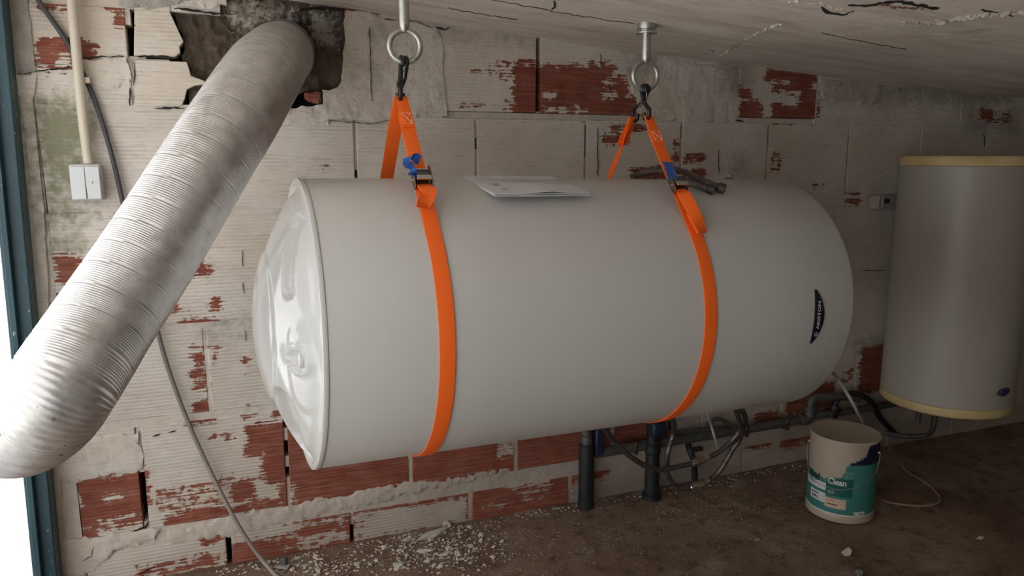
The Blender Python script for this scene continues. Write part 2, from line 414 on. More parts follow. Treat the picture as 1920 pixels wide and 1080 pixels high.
BRAID = NT('braided_steel_sleeve'); _p = BRAID.pos()
_v = BRAID.n('ShaderNodeTexVoronoi'); BRAID.put(_v.inputs['Vector'], _p); _v.inputs['Scale'].default_value = 420
BRAID = BRAID.out(BRAID.mix(BRAID.ramp(_v.outputs[0], .2, .7), (.30, .28, .27), (.09, .08, .08)), .36, .8, BRAID.bump(_v.outputs[0], .7, .0008))
BRASS = simple('nickel_brass', (.42, .35, .25), .3, .9, var=.15)
LEAD = simple('dull_grey_pipe', (.11, .108, .10), .55, .35, var=.3, scale=40, bump=.4, bd=.001)
DARKP = simple('black_plastic_pipe', (.014, .016, .018), .5, var=.3, scale=30)
BEIGE = simple('beige_pvc_conduit', (.56, .50, .40), .45, var=.06, scale=12)
SWM = simple('white_switch_plastic', (.60, .62, .62), .35, var=.03, scale=12)
SWF = simple('grey_white_switch_frame', (.50, .50, .47), .45, var=.05, scale=12)
CABLE = NT('dusty_grey_cable'); _p = CABLE.pos(); _s = CABLE.n('ShaderNodeSeparateXYZ'); CABLE.put(_s.inputs[0], _p)
_c = CABLE.mix(CABLE.math('ADD', CABLE.ramp(_s.outputs[2], .15, .95, 1, 0), CABLE.math('MULTIPLY', CABLE.noise(_p, 30, 4), .15)), (.035, .038, .045), (.27, .24, .21))
CABLE = CABLE.out(_c, .6)
PAPER = simple('white_paper', (.66, .655, .69), .7, var=.02, scale=10)
INK = simple('grey_ink', (.12, .12, .13), .7, var=.1)
CREAM = NT('yellowed_plastic_ring'); _p = CREAM.pos()
CREAM = CREAM.out(CREAM.mix(CREAM.ramp(CREAM.noise(_p, 9, 4), .35, .65), (.55, .40, .17), (.66, .53, .28)), .45)
HEATM = simple('aged_white_enamel', (.39, .36, .31), .42, var=.04, scale=5)
NAVY = simple('navy_print', (.006, .010, .04), .35, var=.1)
BADGE = simple('black_badge', (.008, .009, .016), .3, var=.1)
WINK = simple('white_print', (.62, .62, .62), .5, var=.02)
TEALL = simple('teal_label', (.045, .185, .160), .4, var=.10, scale=25)
DGREEN = simple('green_label_box', (.006, .095, .070), .4, var=.08)
PEACH = simple('peach_sticker', (.55, .38, .26), .6, var=.05)
STWH = simple('white_sticker', (.55, .55, .53), .6, var=.04)
BKINK = simple('black_print', (.012, .012, .012), .6, var=.1)
PAINTC = simple('cream_paint', (.43, .36, .28), .5, var=.05, scale=20, bump=.25)
BUCK = simple('cream_bucket_plastic', (.40, .33, .25), .45, var=.05, scale=12)
CLEARP = NT('milky_clear_tube'); CLEARP.b.inputs['Transmission Weight'].default_value = .55
CLEARP = CLEARP.out((.62, .58, .52), .25)
WTUBE = simple('white_plastic_tube', (.60, .58, .54), .4, var=.05)
CHIP = simple('paint_chips', (.56, .50, .41), .85, var=.22, scale=70)
CHUNK = simple('plaster_chunk', (.50, .46, .38), .9, var=.12, scale=60, bump=.7, bd=.002)
BROWNH = simple('tan_tube', (.30, .19, .13), .5, var=.15)
ALU = NT('crinkled_aluminium'); _p = ALU.pos()
_f = ALU.noise(_p, 38, 4, .6); _g = ALU.noise(_p, 420, 3, .7)
_zs = ALU.n('ShaderNodeSeparateXYZ'); ALU.put(_zs.inputs[0], _p)
_c = ALU.mix(ALU.ramp(_f, .35, .65), (.45, .435, .42), (.60, .58, .57))
_sp = ALU.math('MULTIPLY', ALU.ramp(ALU.noise(_p, 75, 3, .6), .67, .70), ALU.ramp(_zs.outputs[2], .62, .80, 1, 0))
_c = ALU.mix(_sp, _c, (.05, .045, .045))
ALU = ALU.out(_c, ALU.ramp(_f, .3, .7,   .30, .44), .70, ALU.bump(_g, .25, .0006))

# ------------------------------------------------------------------ ceiling surface
def zc(x, y):
    w = .392 - .078*min(x, 1.2) - .055*max(0, x-1.2)
    if x > 2.5: w += .02*(x-2.5)
    w -= .07*min(max(2-y, 0), .9)
    w += .006*noise.noise(Vector((x*2.3, y*4, 3))) + .002*noise.noise(Vector((x*9, y*12, 1)))
    # lip where the plaster has dropped away in the top right of the view
    return CAMH + w
def atc(px, py):
    z = CAMH+.28
    for _ in range(12):
        P = fl(px, py, z); z = zc(P.x, P.y)
    return P

# ------------------------------------------------------------------ room shell
def grid(name, x0, x1, y0, y1, nx, ny, fz, mat, thick=None, smooth=True):
    V = []; F = []
    for j in range(ny+1):
        for i in range(nx+1):
            x = x0+(x1-x0)*i/nx; y = y0+(y1-y0)*j/ny; V.append((x, y, fz(x, y)))
    for j in range(ny):
        for i in range(nx):
            a = j*(nx+1)+i; F.append((a, a+1, a+nx+2, a+nx+1))
    n = len(V)
    if thick is not None:
        for (x, y, z) in list(V): V.append((x, y, z+thick))
        F += [tuple(k+n for k in f)[::-1] for f in F]
        w = nx+1
        for i in range(nx): F += [(i, i+n, i+1+n, i+1), (ny*w+i, ny*w+i+1, ny*w+i+1+n, ny*w+i+n)]
        for j in range(ny): F += [(j*w, (j+1)*w, (j+1)*w+n, j*w+n), (j*w+nx, j*w+nx+n, (j+1)*w+nx+n, (j+1)*w+nx)]
    o = mesh(name, V, F, mat)
    if smooth: sharp(o, 60)
    return tag(o, kind='structure')
XR = 3.7; YB = -1.9; XL = -.49
def fz(x, y): return .006*noise.noise(Vector((x*3, y*3, 0))) + .0035*noise.noise(Vector((x*14, y*14, 5)))-.002
floor = grid('floor', XL, XR, YB, 2.06, 170, 140, fz, FLOOR, -.08)
tag(floor, 'brown dirt-covered concrete floor under the tank')
ceiling = grid('ceiling', XL-.02, XR, YB, 2.05, 130, 110, zc, CEIL, .12)
tag(ceiling, 'low off-white ceiling sloping down to the right above the tank')
yard = box('ground', (-5.5, .5, -.06), (10.0, 16, .10), OUTG); tag(yard, 'pale sunlit yard outside the doorway', kind='structure')
wr = box('wall_right', (XR+.08, .35, .75), (.16, 4.3, 1.7), simple('dim_painted_wall', (.34, .30, .26), .9, var=.2, scale=12)); tag(wr, kind='structure')
UNSEEN = simple('dark_unseen_wall', (.20, .15, .12), .9, var=.3, scale=12)  # dark tone picked so the unseen walls bounce less light
wl = box('wall_left_added', (XL-.06, (YB-.9)/2-.04, .75), (.14, abs(YB)+.12-.9, 1.7), UNSEEN); tag(wl, kind='structure')  # unseen wall, added to narrow the opening and limit its light
wf = box('wall_front', (1.6, YB-.08, .75), (4.3, .16, 1.7), UNSEEN); tag(wf, kind='structure')
wall = box('wall_back', (1.63, 2.13, .72), (4.16, .14, 1.75), DARKGAP); tag(wall, 'painted hollow-brick wall with paint peeling off the red clay', kind='structure')

FY = 2.0
def prism(name, poly, y0, y1, mat, parent, bev=.003):
    """outline on the wall plane, given depth, front edge chamfered"""
    n = len(poly); c = Vector((sum(p[0] for p in poly)/n, sum(p[1] for p in poly)/n))
    V = [(x, y1, z) for x, z in poly] + [(x, y0+bev, z) for x, z in poly]
    for x, z in poly:
        d = c-Vector((x, z)); L = max(d.length, 1e-6)
        V.append((x+d.x/L*bev*1.2, y0, z+d.y/L*bev*1.2))
    F = [tuple(range(n))]
    for k in range(n):
        k2 = (k+1) % n; F += [(k, k2, n+k2, n+k), (n+k, n+k2, 2*n+k2, 2*n+k)]
    F.append(tuple(range(2*n, 3*n))); return mesh(name, V, F, mat, parent)
def rough_poly(pts, step=.012, amp=.003, seed=0):
    rnd = random.Random(seed); out = []
    n = len(pts)
    for i in range(n):
        a = Vector(pts[i]); b = Vector(pts[(i+1) % n]); L = (b-a).length; m = max(1, int(L/step)); d = (b-a).normalized() if L > 0 else Vector((0, 0)); q = Vector((-d.y, d.x))
        for k in range(m):
            p = a+(b-a)*(k/m)
            p = p+q*(rnd.uniform(-amp, amp)+amp*2.6*noise.noise(Vector((p.x*22, p.y*22, seed)))+amp*1.4*noise.noise(Vector((p.x*60, p.y*60, seed))))
            out.append((p.x, p.y))
    return out
def brick(x0, x1, z0, z1, poly=None, top=False):
    j = lambda: random.uniform(-.0016, .0016)
    y = FY+random.uniform(-.0006, .0008)
    z0 += CAMH; z1 += CAMH
    if poly is None:
        if top: p = [(x0+j(), z0+j()), (x1+j(), z0+j()), (x1+j(), zc(x1, 2)+.004), (x0+j(), zc(x0, 2)+.004)]
        else: p = [(x0+j(), z0+j()), ((x0+x1)/2, z0+j()), (x1+j(), z0+j()), (x1+j(), z1+j()), ((x0+x1)/2, z1+j()), (x0+j(), z1+j())]
    else: p = [(a, b+CAMH) for a, b in poly]
    xs = [q[0] for q in p]; zs = [q[1] for q in p]; bb = (min(xs), max(xs), min(zs), max(zs))
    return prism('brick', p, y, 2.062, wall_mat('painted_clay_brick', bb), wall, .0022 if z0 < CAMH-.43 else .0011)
mort = []   # boxes of pointing: x0,x1,z0,z1
def mb(x0, x1, z0, z1, rec=.0014): mort.append((x0, x1, z0+CAMH, z1+CAMH, rec))
XE = 3.695
def row(joints, z0, z1, gap=.008, top=False, gaps=()):
    joints = [q for q in joints if q < XE-.05]+[XE]
    for a, b in zip(joints[:-1], joints[1:]):
        ga_ = max([gap]+[h[3] for h in gaps if len(h) > 3 and abs(h[0]-a) < .02]); gb_ = max([gap]+[h[3] for h in gaps if len(h) > 3 and abs(h[0]-b) < .02])
        brick(a+ga_/2, b-gb_/2, z0, z1, top=top)
    for q in joints[1:-1]:
        g = [h for h in gaps if abs(h[0]-q) < .02]
        if not g: mb(q-gap/2-.001, q+gap/2+.001, z0, z1 if not top else zc(q, 2)-CAMH)
        else:
            zz = z0
            for (_, ga, gb, *_w) in sorted(g, key=lambda h: h[1]):
                if ga > zz: mb(q-gap/2-.001, q+gap/2+.001, zz, ga, .005)
                zz = gb
            ztop = z1 if not top else zc(q, 2)-CAMH
            if zz < ztop: mb(q-gap/2-.001, q+gap/2+.001, zz, ztop, .005)
def js(a, n, step=.331): return [a+step*k for k in range(n)]
XW = -.386
# bottom row, standing on the floor
row([XW, -.045, .282, .634, .962] + js(1.293, 8), -1.085, -.992, .012, gaps=[(-.045, -1.085, -1.005), (.282, -1.085, -1.03)])
row([XW, -.237, .115, .455, .78] + js(1.111, 8), -.944, -.668, .010, gaps=[(-.237, -.925, -.79, .014), (.115, -.72, -.69), (.115, -.80, -.755), (.115, -.86, -.83)])
row([XW, -.066, .264] + js(.595, 10), -.648, -.428, .008)
row([XW, -.167, .165] + js(.496, 10), -.412, -.145, .006, gaps=[(1.99, -.40, -.39)])
row([XW, -.002, .330, .662, .999, 1.326, 1.655, 1.991] + js(2.32, 4), -.131, .104, .007, gaps=[(.662, .02, .05), (.999, .0, .09), (1.326, .055, .095), (1.655, .035, .09), (1.991, -.1, .07), (.330, -.055, -.035)])
def wp(pts): return [(at(x, y, 2).x, at(x, y, 2).z-CAMH) for x, y in pts]
# broken rows at the top left
brick(0, 0, 0, 0, poly=[(XW, .118), (-.186, .118), (-.186, .214), (XW, .2)])
brick(0, 0, 0, 0, poly=wp([(252, 199), (340, 199), (346, 186), (350, 168), (366, 160), (386, 158), (384, 152), (358, 142), (354, 128), (350, 116), (254, 112)]))
brick(0, 0, 0, 0, poly=[(XW, .206), (-.30, .205), (-.26, .222), (-.188, .222), (-.188, .335), (XW, .335)])
brick(0, 0, 0, 0, poly=wp([(251, 104), (328, 106), (338, 98), (336, 88), (344, 78), (332, 52), (318, 22), (318, 11), (252, 14)]))
mb(-.187, -.182, .118, .19, .006)
mb(XW, .02, .335, .42, .002)
mb(-.445, XW+.002, -1.085, .42, .004)
mb(-.386, -.10, .196, .225, .006); mb(-.30, -.15, .10, .23, .008); mb(-.19, -.176, .30, .34, .004); mb(-.19, -.176, .14, .216, .003); mb(-.20, .0, .10, .122, .002)
# right of the hole, row under the ceiling
row([.312, .505, .848, 1.184, 1.526, 1.844, 2.172, 2.502, 2.835, 3.17, 3.5, XE], .122, .3, .009, top=True, gaps=[(.848, .125, .33, .015)])
# bed joints
mb(-.43, XE, -.994, -.942, .001); mb(-.43, XE, -.669, -.647); mb(-.43, XE, -.429, -.411); mb(-.43, XE, -.146, -.130)
mb(-.43, .565, .103, .119); mb(.565, 1.21, .095, .120, .0085); mb(1.21, 1.545, .103, .123, .003); mb(1.545, 1.84, .103, .121, .006); mb(1.84, XE, .103, .123)
V = []; F = []
for i, (x0, x1, z0, z1, rec) in enumerate(mort):
    nx = max(1, int((x1-x0)/.02)); nz = max(1, int((z1-z0)/.012)); b0 = len(V)
    for k in range(nz+1):
        for h in range(nx+1):
            x = x0+(x1-x0)*h/nx; z = z0+(z1-z0)*k/nz
            V.append((x, FY+rec+.0022*noise.noise(Vector((x*45, z*45, 2)))+.001, z))
    w = nx+1
    for k in range(nz):
        for h in range(nx):
            a = b0+k*w+h; F.append((a, a+1, a+w+1, a+w))
    c0 = len(V); V += [(x0, 2.06, z0), (x1, 2.06, z0), (x1, 2.06, z1), (x0, 2.06, z1)]
    bl, br, tr, tl = b0, b0+nx, b0+nz*w+nx, b0+nz*w
    F += [(c0, c0+1)+tuple(range(br, bl-1, -1)), (c0+3, c0+2)+tuple(range(tr, tl-1, -1)),
          (c0, c0+3)+tuple(b0+k*w for k in range(nz, -1, -1)), (c0+1, c0+2)+tuple(b0+k*w+nx for k in range(nz, -1, -1)), (c0, c0+1, c0+2, c0+3)]
mo = mesh('mortar', V, F, MORTAR, wall); mo['kind'] = 'stuff'; sharp(mo, 60)

def slab(name, pts_px, y0, mat, amp=.004, seed=1, back=2.03, relief=.0025, Y=2.0, cell=.011, parent=wall):
    """an irregular coat on the wall: outline in the wall plane, rough front surface, real thickness"""
    pl_ = rough_poly([(at(x, y, Y).x, at(x, y, Y).z) for x, y in pts_px], .012, amp, seed)
    bm = bmesh.new(); vs = [bm.verts.new((x, y0, z)) for x, z in pl_]; f = bm.faces.new(vs)
    bmesh.ops.triangulate(bm, faces=[f])
    xs = [p[0] for p in pl_]; zs = [p[1] for p in pl_]
    x = min(xs)+cell
    while x < max(xs):
        bmesh.ops.bisect_plane(bm, geom=bm.verts[:]+bm.edges[:]+bm.faces[:], plane_co=(x, 0, 0), plane_no=(1, 0, 0)); x += cell
    z = min(zs)+cell
    while z < max(zs):
        bmesh.ops.bisect_plane(bm, geom=bm.verts[:]+bm.edges[:]+bm.faces[:], plane_co=(0, 0, z), plane_no=(0, 0, 1)); z += cell
    for v in bm.verts:
        n = noise.noise(Vector((v.co.x*28, v.co.z*28, seed)))+.6*noise.noise(Vector((v.co.x*80, v.co.z*80, seed)))
        v.co.y = (y0 + relief*n) if not v.is_boundary else min(y0+.004, y0+relief*n+.0028)
    r = bmesh.ops.extrude_face_region(bm, geom=bm.faces[:])
    for v in [g for g in r['geom'] if isinstance(g, bmesh.types.BMVert)]: v.co.y = back
    o = frombm(name, bm, mat, parent); sharp(o, 50); return o
slab('cement_fill', [(300, 0), (318, 12), (332, 40), (345, 80), (338, 105), (352, 125), (360, 150), (352, 170), (360, 205), (400, 215), (540, 200), (572, 172), (604, 170), (637, 165), (642, 140), (660, 128), (655, 100), (662, 70), (655, 30), (640, -20), (500, -40), (320, -40)], 2.024, HOLE, .003, 5, 2.055, .014, cell=.008)
tag(slab('plaster_patch', [(608, 205), (606, 170), (634, 162), (638, 138), (650, 124), (644, 98), (652, 66), (646, 40), (650, 20), (720, 28), (800, 42), (822, 52), (835, 110), (826, 190), (838, 214), (770, 220), (700, 230), (640, 226), (610, 226)], 1.9975, PLASTER, .003, 9), 'smooth plaster beside the duct hole')
slab('plaster_patch', [(1186, 98), (1270, 112), (1384, 128), (1382, 190), (1378, 228), (1300, 232), (1240, 222), (1196, 212), (1190, 180), (1176, 150)], 1.9975, PLASTER, .004, 12)
slab('plaster_patch', [(1540, 146), (1700, 165), (1900, 186), (1900, 200), (1780, 192), (1720, 205), (1600, 190), (1542, 200)], 1.997, PLASTER, .004, 13)
slab('plaster_patch', [(105, 850), (170, 820), (260, 810), (268, 850), (262, 884), (190, 896), (135, 905), (112, 900)], 1.997, PLASTER, .004, 14)
slab('plaster_patch', [(118, 1010), (150, 1012), (270, 990), (300, 992), (290, 1010), (220, 1030), (180, 1060), (130, 1090), (122, 1090)], 1.995, PLASTER, .004, 15)
slab('plaster_patch', [(365, 6), (378, 0), (420, -20), (425, 8), (385, 15)], 1.997, PLASTER, .003, 17)
slab('plaster_patch', [(150, 100), (155, 110), (240, 104), (247, 150), (242, 160), (210, 172), (160, 150)], 1.998, PLASTER, .003, 18)
slab('plaster_patch', [(250, -20), (400, -20), (345, 4), (300, 16), (250, 14), (226, 12)], 1.996, RAW, .003, 19)
slab('plaster_patch', [(310, 1000), (420, 968), (540, 948), (700, 912), (880, 888), (960, 872), (960, 884), (880, 905), (740, 932), (600, 968), (520, 990), (440, 1006), (330, 1018)], 1.999, MORTAR, .005, 20, relief=.003)
slab('plaster_patch', [(505, 232), (515, 208), (530, 200), (548, 203), (566, 197), (585, 199), (608, 194), (616, 232), (560, 236)], 1.9975, PLASTER, .004, 44)
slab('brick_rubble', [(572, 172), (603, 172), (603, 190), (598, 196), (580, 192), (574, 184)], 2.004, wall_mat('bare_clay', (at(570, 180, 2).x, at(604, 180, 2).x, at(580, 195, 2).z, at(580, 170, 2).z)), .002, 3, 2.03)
# rough render running up beside the door post
z0w = 0.0
slab('jamb_render', [(10, -10), (52, -10), (62, 100), (70, 134), (46, 139), (32, 137)], 1.994, RAW, .0015, 30, relief=.003)
slab('jamb_render', [(32, 139), (70, 140), (60, 200), (85, 420), (95, 620), (110, 850), (125, 1085), (110, 1085), (95, 880), (75, 560), (52, 260)], 1.994, PLASTER, .0012, 31, relief=.003)

def crack(pts, w=.0016, Y=None, parent=wall, seed=0, surf=None, name='crack'):
    """a thin dark split: jagged strip a hair in front of the coat it runs through"""
    rnd = random.Random(seed); P = []
    for (a, b) in zip(pts[:-1], pts[1:]):
        m = max(2, int(math.hypot(b[0]-a[0], b[1]-a[1])/7))
        for k in range(m):
            t = k/m; P.append((a[0]+(b[0]-a[0])*t+rnd.uniform(-1, 1)*1.2, a[1]+(b[1]-a[1])*t+rnd.uniform(-1, 1)*1.2))
    P.append(pts[-1])
    Q = [surf(*p) if surf else at(p[0], p[1], Y or 1.9975) for p in P]
    V = []; F = []
    nrm = Vector((0, 0, 1)) if surf else Vector((0, 1, 0))
    for i, q in enumerate(Q):
        t = (Q[min(i+1, len(Q)-1)]-Q[max(i-1, 0)]).normalized(); s = t.cross(nrm).normalized(); ww = w*rnd.uniform(.25, 1.3)*(.3 if i in (0, len(Q)-1) else 1)
        back = nrm*(.004)
        V += [q+s*ww, q-s*ww, q-s*ww+back, q+s*ww+back]
    for i in range(len(Q)-1):
        a = i*4
        for k in range(4): F.append((a+k, a+(k+1) % 4, a+4+(k+1) % 4, a+4+k))
    return mesh(name, V, F, DARKGAP, parent)
crack([(32, 138), (70, 134), (75, 132), (120, 128), (132, 124)], .0014, seed=1)
crack([(152, 110), (190, 106), (232, 106)], .0018, seed=2); crack([(258, 106), (300, 105), (320, 107)], .0018, seed=3)
crack([(246, 110), (252, 140), (250, 160)], .0007, seed=4); crack([(288, 202), (346, 203)], .0022, seed=5)
crack([(244, 165), (243, 198)], .0030, 1.9972, seed=7)
crack([(606, 226), (640, 228), (700, 232), (740, 222)], .0006, 1.9945, seed=8)
crack([(693, 50), (695, 120), (697, 190)], .0007, 1.9945, seed=9)
crack([(720, 36), (780, 40), (812, 52)], .0010, 1.9945, seed=10); crack([(816, 50), (836, 56), (845, 50)], .0026, 1.9945, seed=11)
crack([(1620, 508), (1660, 507)], .0016, seed=12); crack([(454, 470), (455, 500)], .0004, seed=13); crack([(456, 530), (457, 550)], .0004, seed=43); crack([(459, 620), (460, 640)], .0004, seed=44)
crack([(1127, 100), (1127, 130)], .0008, seed=14); crack([(1120, 240), (1121, 330)], .0008, seed=15); crack([(1348, 280), (1349, 325)], .0008, seed=16)
crack([(1378, 225), (1395, 228)], .0022, seed=17); crack([(262, 1078), (290, 1062)], .0012, 1.9965, seed=18); crack([(155, 1052), (172, 1042), (175, 1026)], .0010, 1.993, seed=19)
crack([(285, 818), (300, 814)], .0020, seed=20); crack([(316, 811), (330, 808)], .0014, seed=21); crack([(250, 996), (272, 990), (278, 978)], .0022, seed=22)
crack([(325, 15), (350, 18), (400, 25), (440, 26)], .003, 1.9965, seed=23)
crack([(1845, 250), (1846, 275)], .0010, seed=25)
# ceiling cracks, the broken plaster at the top right and the ridge at the corner
csurf = lambda x, y: atc(x, y) + Vector((0, 0, -.0012))
crack([(842, 15), (900, 26), (970, 36)], .0012, parent=ceiling, seed=31, surf=csurf)
crack([(920, -2), (1000, 14), (1090, 30), (1190, 44)], .0009, parent=ceiling, seed=32, surf=csurf)
crack([(1038, 0), (1040, 12), (1034, 18)], .0022, parent=ceiling, seed=33, surf=csurf)
crack([(1540, 12), (1552, 24), (1580, 28), (1602, 20)], .0045, parent=ceiling, seed=34, surf=csurf)
crack([(1590, 8), (1630, 10), (1680, 2), (1760, 16)], .008, parent=ceiling, seed=35, surf=csurf)
crack([(1540, 60), (1590, 72), (1700, 92)], .0010, parent=ceiling, seed=36, surf=csurf)
crack([(1840, 18), (1900, 30)], .0018, parent=ceiling, seed=37, surf=csurf)
crack([(560, 20), (600, 14), (650, 18)], .004, parent=wall, Y=1.998, seed=38)
def ridge(name, pts, wid, mat, parent, seed, hgt=.0065):
    P = catmull([atc(*p) for p in pts], 14); V = []; F = []; n = 9
    for i, p in enumerate(P):
        t = (P[min(i+1, len(P)-1)]-P[max(i-1, 0)]).normalized(); s = t.cross(Vector((0, 0, 1))).normalized()
        e = .25 if i in (0, len(P)-1) else 1
        w = wid*e*(.45+1.0*abs(noise.noise(Vector((i*.23, seed, 0))))+.25*noise.noise(Vector((i*.9, seed, 3))))
        for k in range(n):
            u = k/(n-1)*2-1; q = p+s*(u*w)
            h = (1-u*u)*hgt*e*(.5+abs(noise.noise(Vector((i*.3, k*.4, seed))))*1.2+.35*noise.noise(Vector((i*1.3, k*.9, seed)))) - .004
            V.append(Vector((q.x, q.y, zc(q.x, q.y)-h)))
    for i in range(len(P)-1):
        for k in range(n-1): a = i*n+k; F.append((a, a+1, a+n+1, a+n))
    return mesh(name, V, F, mat, parent)
ridge('plaster_ridge', [(1330, 92), (1355, 102), (1385, 80), (1420, 62), (1445, 50), (1466, 44)], .012, PLASTER, ceiling, 2)
ridge('plaster_ridge', [(1690, 40), (1740, 42), (1800, 33), (1860, 26), (1925, 22)], .026, PLASTER, ceiling, 4, .010)
ridge('plaster_ridge', [(1460, -2), (1500, 4), (1545, 10), (1600, 24)], .016, PLASTER, ceiling, 6)
ridge('exposed_clay', [(1655, 8), (1690, 14), (1735, 16)], .020, simple('ceiling_clay', (.17, .075, .045), .9, var=.3, bump=.8, bd=.003), ceiling, 8)
ridge('plaster_ridge', [(700, 36), (800, 50), (900, 66), (1000, 80), (1100, 92), (1200, 104), (1330, 122), (1450, 138)], .020, CEIL, ceiling, 10, .010)

# ------------------------------------------------------------------ door frame post at the left
pR = -.433; wP = .050
MP = Matrix.Translation((pR, 0, 0)) @ Matrix.Rotation(math.radians(.93), 4, 'Y')
post = box('trim_1', (-wP/2, 1.965, .74), (wP, .06, 1.56), TEAL, None, MP, .003)
tag(post, 'dark teal painted steel door post with chipped paint', kind='structure')
box('door_stop', (-wP+.016, 1.925, .74), (.012, .02, 1.56), TEAL, post, MP, .001)
# ------------------------------------------------------------------ hot water tank
TC = Vector((.13487, 1.47591, -.32103+CAMH)); ty, tt, TR, TL = .026031, -.013534, .28, 1.1359
TD = Vector((math.cos(tt)*math.cos(ty), math.sin(ty)*math.cos(tt), math.sin(tt)))
TA = TD.cross(Vector((0, 0, 1))).normalized()      # towards the camera
TB = TA.cross(TD).normalized()                     # up
def TP(s, phi, r=TR): return TC + TD*s + (TA*math.cos(phi)+TB*math.sin(phi))*r    # phi from the front, upwards
def tank_hit(px, py, off=0.0):
    d = ray(px, py); o = CAM-TC
    dp = d - TD*d.dot(TD); op = o - TD*o.dot(TD); R = TR+off
    a = dp.dot(dp); b = 2*dp.dot(op); c = op.dot(op)-R*R; D = max(b*b-4*a*c, 0)
    P = CAM + d*((-b-math.sqrt(D))/(2*a)); q = P-TC
    return P, q.dot(TD), math.atan2(q.dot(TB), q.dot(TA))
MT = Matrix((TA, TB, TD)).transposed().to_4x4(); MT.translation = TC
tank = thing('water_heater', 'large white horizontal water tank slung in two orange straps', 'water heater', tuple(TC+TD*.55-TB*TR))
lathe('casing', [(TR-.004, -.0015), (TR-.001, 0), (TR, .003), (TR, .3), (TR, .6), (TR, .9), (TR, TL-.012), (TR-.002, TL-.005), (TR-.006, TL)], TANKM, tank, MT, 160)
lathe('rear_cap', [(TR-.006, TL-.001), (TR-.012, TL+.006), (TR*.85, TL+.022), (TR*.5, TL+.045), (0, TL+.055)], TANKM, tank, MT, 96)
lathe('seam_ring', [(TR-.003, .001), (TR+.0012, -.0005), (TR+.002, -.004), (TR+.0008, -.0085), (TR-.005, -.0105), (TR-.011, -.0095), (TR-.013, -.004), (TR-.013, .002)], CAPM, tank, MT, 160)
# moulded end cover
def caph(a, b):
    r = math.hypot(a, b)
    h = .097*(1-r*r)
    e = lambda x, lo, hi: max(0, min(1, (x-lo)/(hi-lo)))
    sm = lambda t: t*t*(3-2*t)
    h -= .0045*sm(e(r, .50, .512))                                    # raised middle disc
    if r > .86: h = h*(1-sm(e(r, .86, .97)))+.004*sm(e(r, .86, .97))
    if r > .955: h = .001+.005*math.cos(min(1, (r-.955)/.045)*PI/2)
    def seg(p, q, w, depth, soft):
        px, pz = q[0]-p[0], q[1]-p[1]; L2 = px*px+pz*pz
        t = max(0, min(1, ((a-p[0])*px+(b-p[1])*pz)/L2)); d = math.hypot(a-p[0]-t*px, b-p[1]-t*pz)
        return depth*(1-sm(e(d, w, w+soft)))
    h -= seg((.42, .72), (.60, .36), .06, .015, .014)
    h -= seg((.46, -.44), (.26, -.76), .11, .018, .018)
    h += seg((.76, .06), (.74, -.30), .035, .006, .10)
    d = math.hypot(a-.79, b+.05)
    if d < .11: h += .010*(1-sm(e(d, .075, .11)))
    if d < .07: h -= .016*(1-sm(e(d, .060, .068)))
    return max(h, .0005)
V = []; F = []; NR = 110; NA = 220
for i in range(NR+1):
    rr = i/NR*.958
    for k in range(NA):
        an = 2*PI*k/NA; a, b = rr*math.cos(an), rr*math.sin(an)
        V.append(TC + (TA*a+TB*b)*TR - TD*(caph(a, b)+.002))
for i in range(NR):
    for k in range(NA):
        k2 = (k+1) % NA; F.append((i*NA+k, i*NA+k2, (i+1)*NA+k2, (i+1)*NA+k))
cap = mesh('end_cap', V, F, CAPM, tank, smooth=True); tag(cap, 'glossy white moulded end cover')
bm = bmesh.new(); bm.from_mesh(cap.data); bmesh.ops.remove_doubles(bm, verts=bm.verts, dist=1e-6); bmesh.ops.recalc_face_normals(bm, faces=bm.faces); bm.to_mesh(cap.data); bm.free()
_c = TC + (TA*.79+TB*-.05)*TR - TD*(caph(.79, -.05)+.003)
Mx = Matrix((TA, TB, -TD)).transposed().to_4x4(); Mx.translation = _c
lathe('cable_plug', [(.0, .008), (.010, .0075), (.014, .005), (.0155, .001), (.0155, -.004)], CAPM, tank, Mx, 32)

# text helper: flat outline of words as mesh data, mapped through a function
def words(txt, size, fn, mat, name, parent, align='CENTER', bold=0.0, sx=1.0):
    cu = bpy.data.curves.new('t', 'FONT'); cu.body = txt; cu.size = size; cu.align_x = align; cu.resolution_u = 3; cu.offset = bold; cu.fill_mode = 'FRONT'
    ob = bpy.data.objects.new('t', cu); COL.objects.link(ob); dg = bpy.context.evaluated_depsgraph_get()
    me = bpy.data.meshes.new_from_object(ob.evaluated_get(dg)); bpy.data.objects.remove(ob); bpy.data.curves.remove(cu)
    for v in me.vertices: v.co = fn(v.co.x*sx, v.co.y)
    me.materials.clear(); me.name = name
    o = bpy.data.objects.new(name, me); COL.objects.link(o); me.materials.append(mat)
    if parent: o.parent = parent; o.matrix_parent_inverse = parent.matrix_world.inverted()
    return o
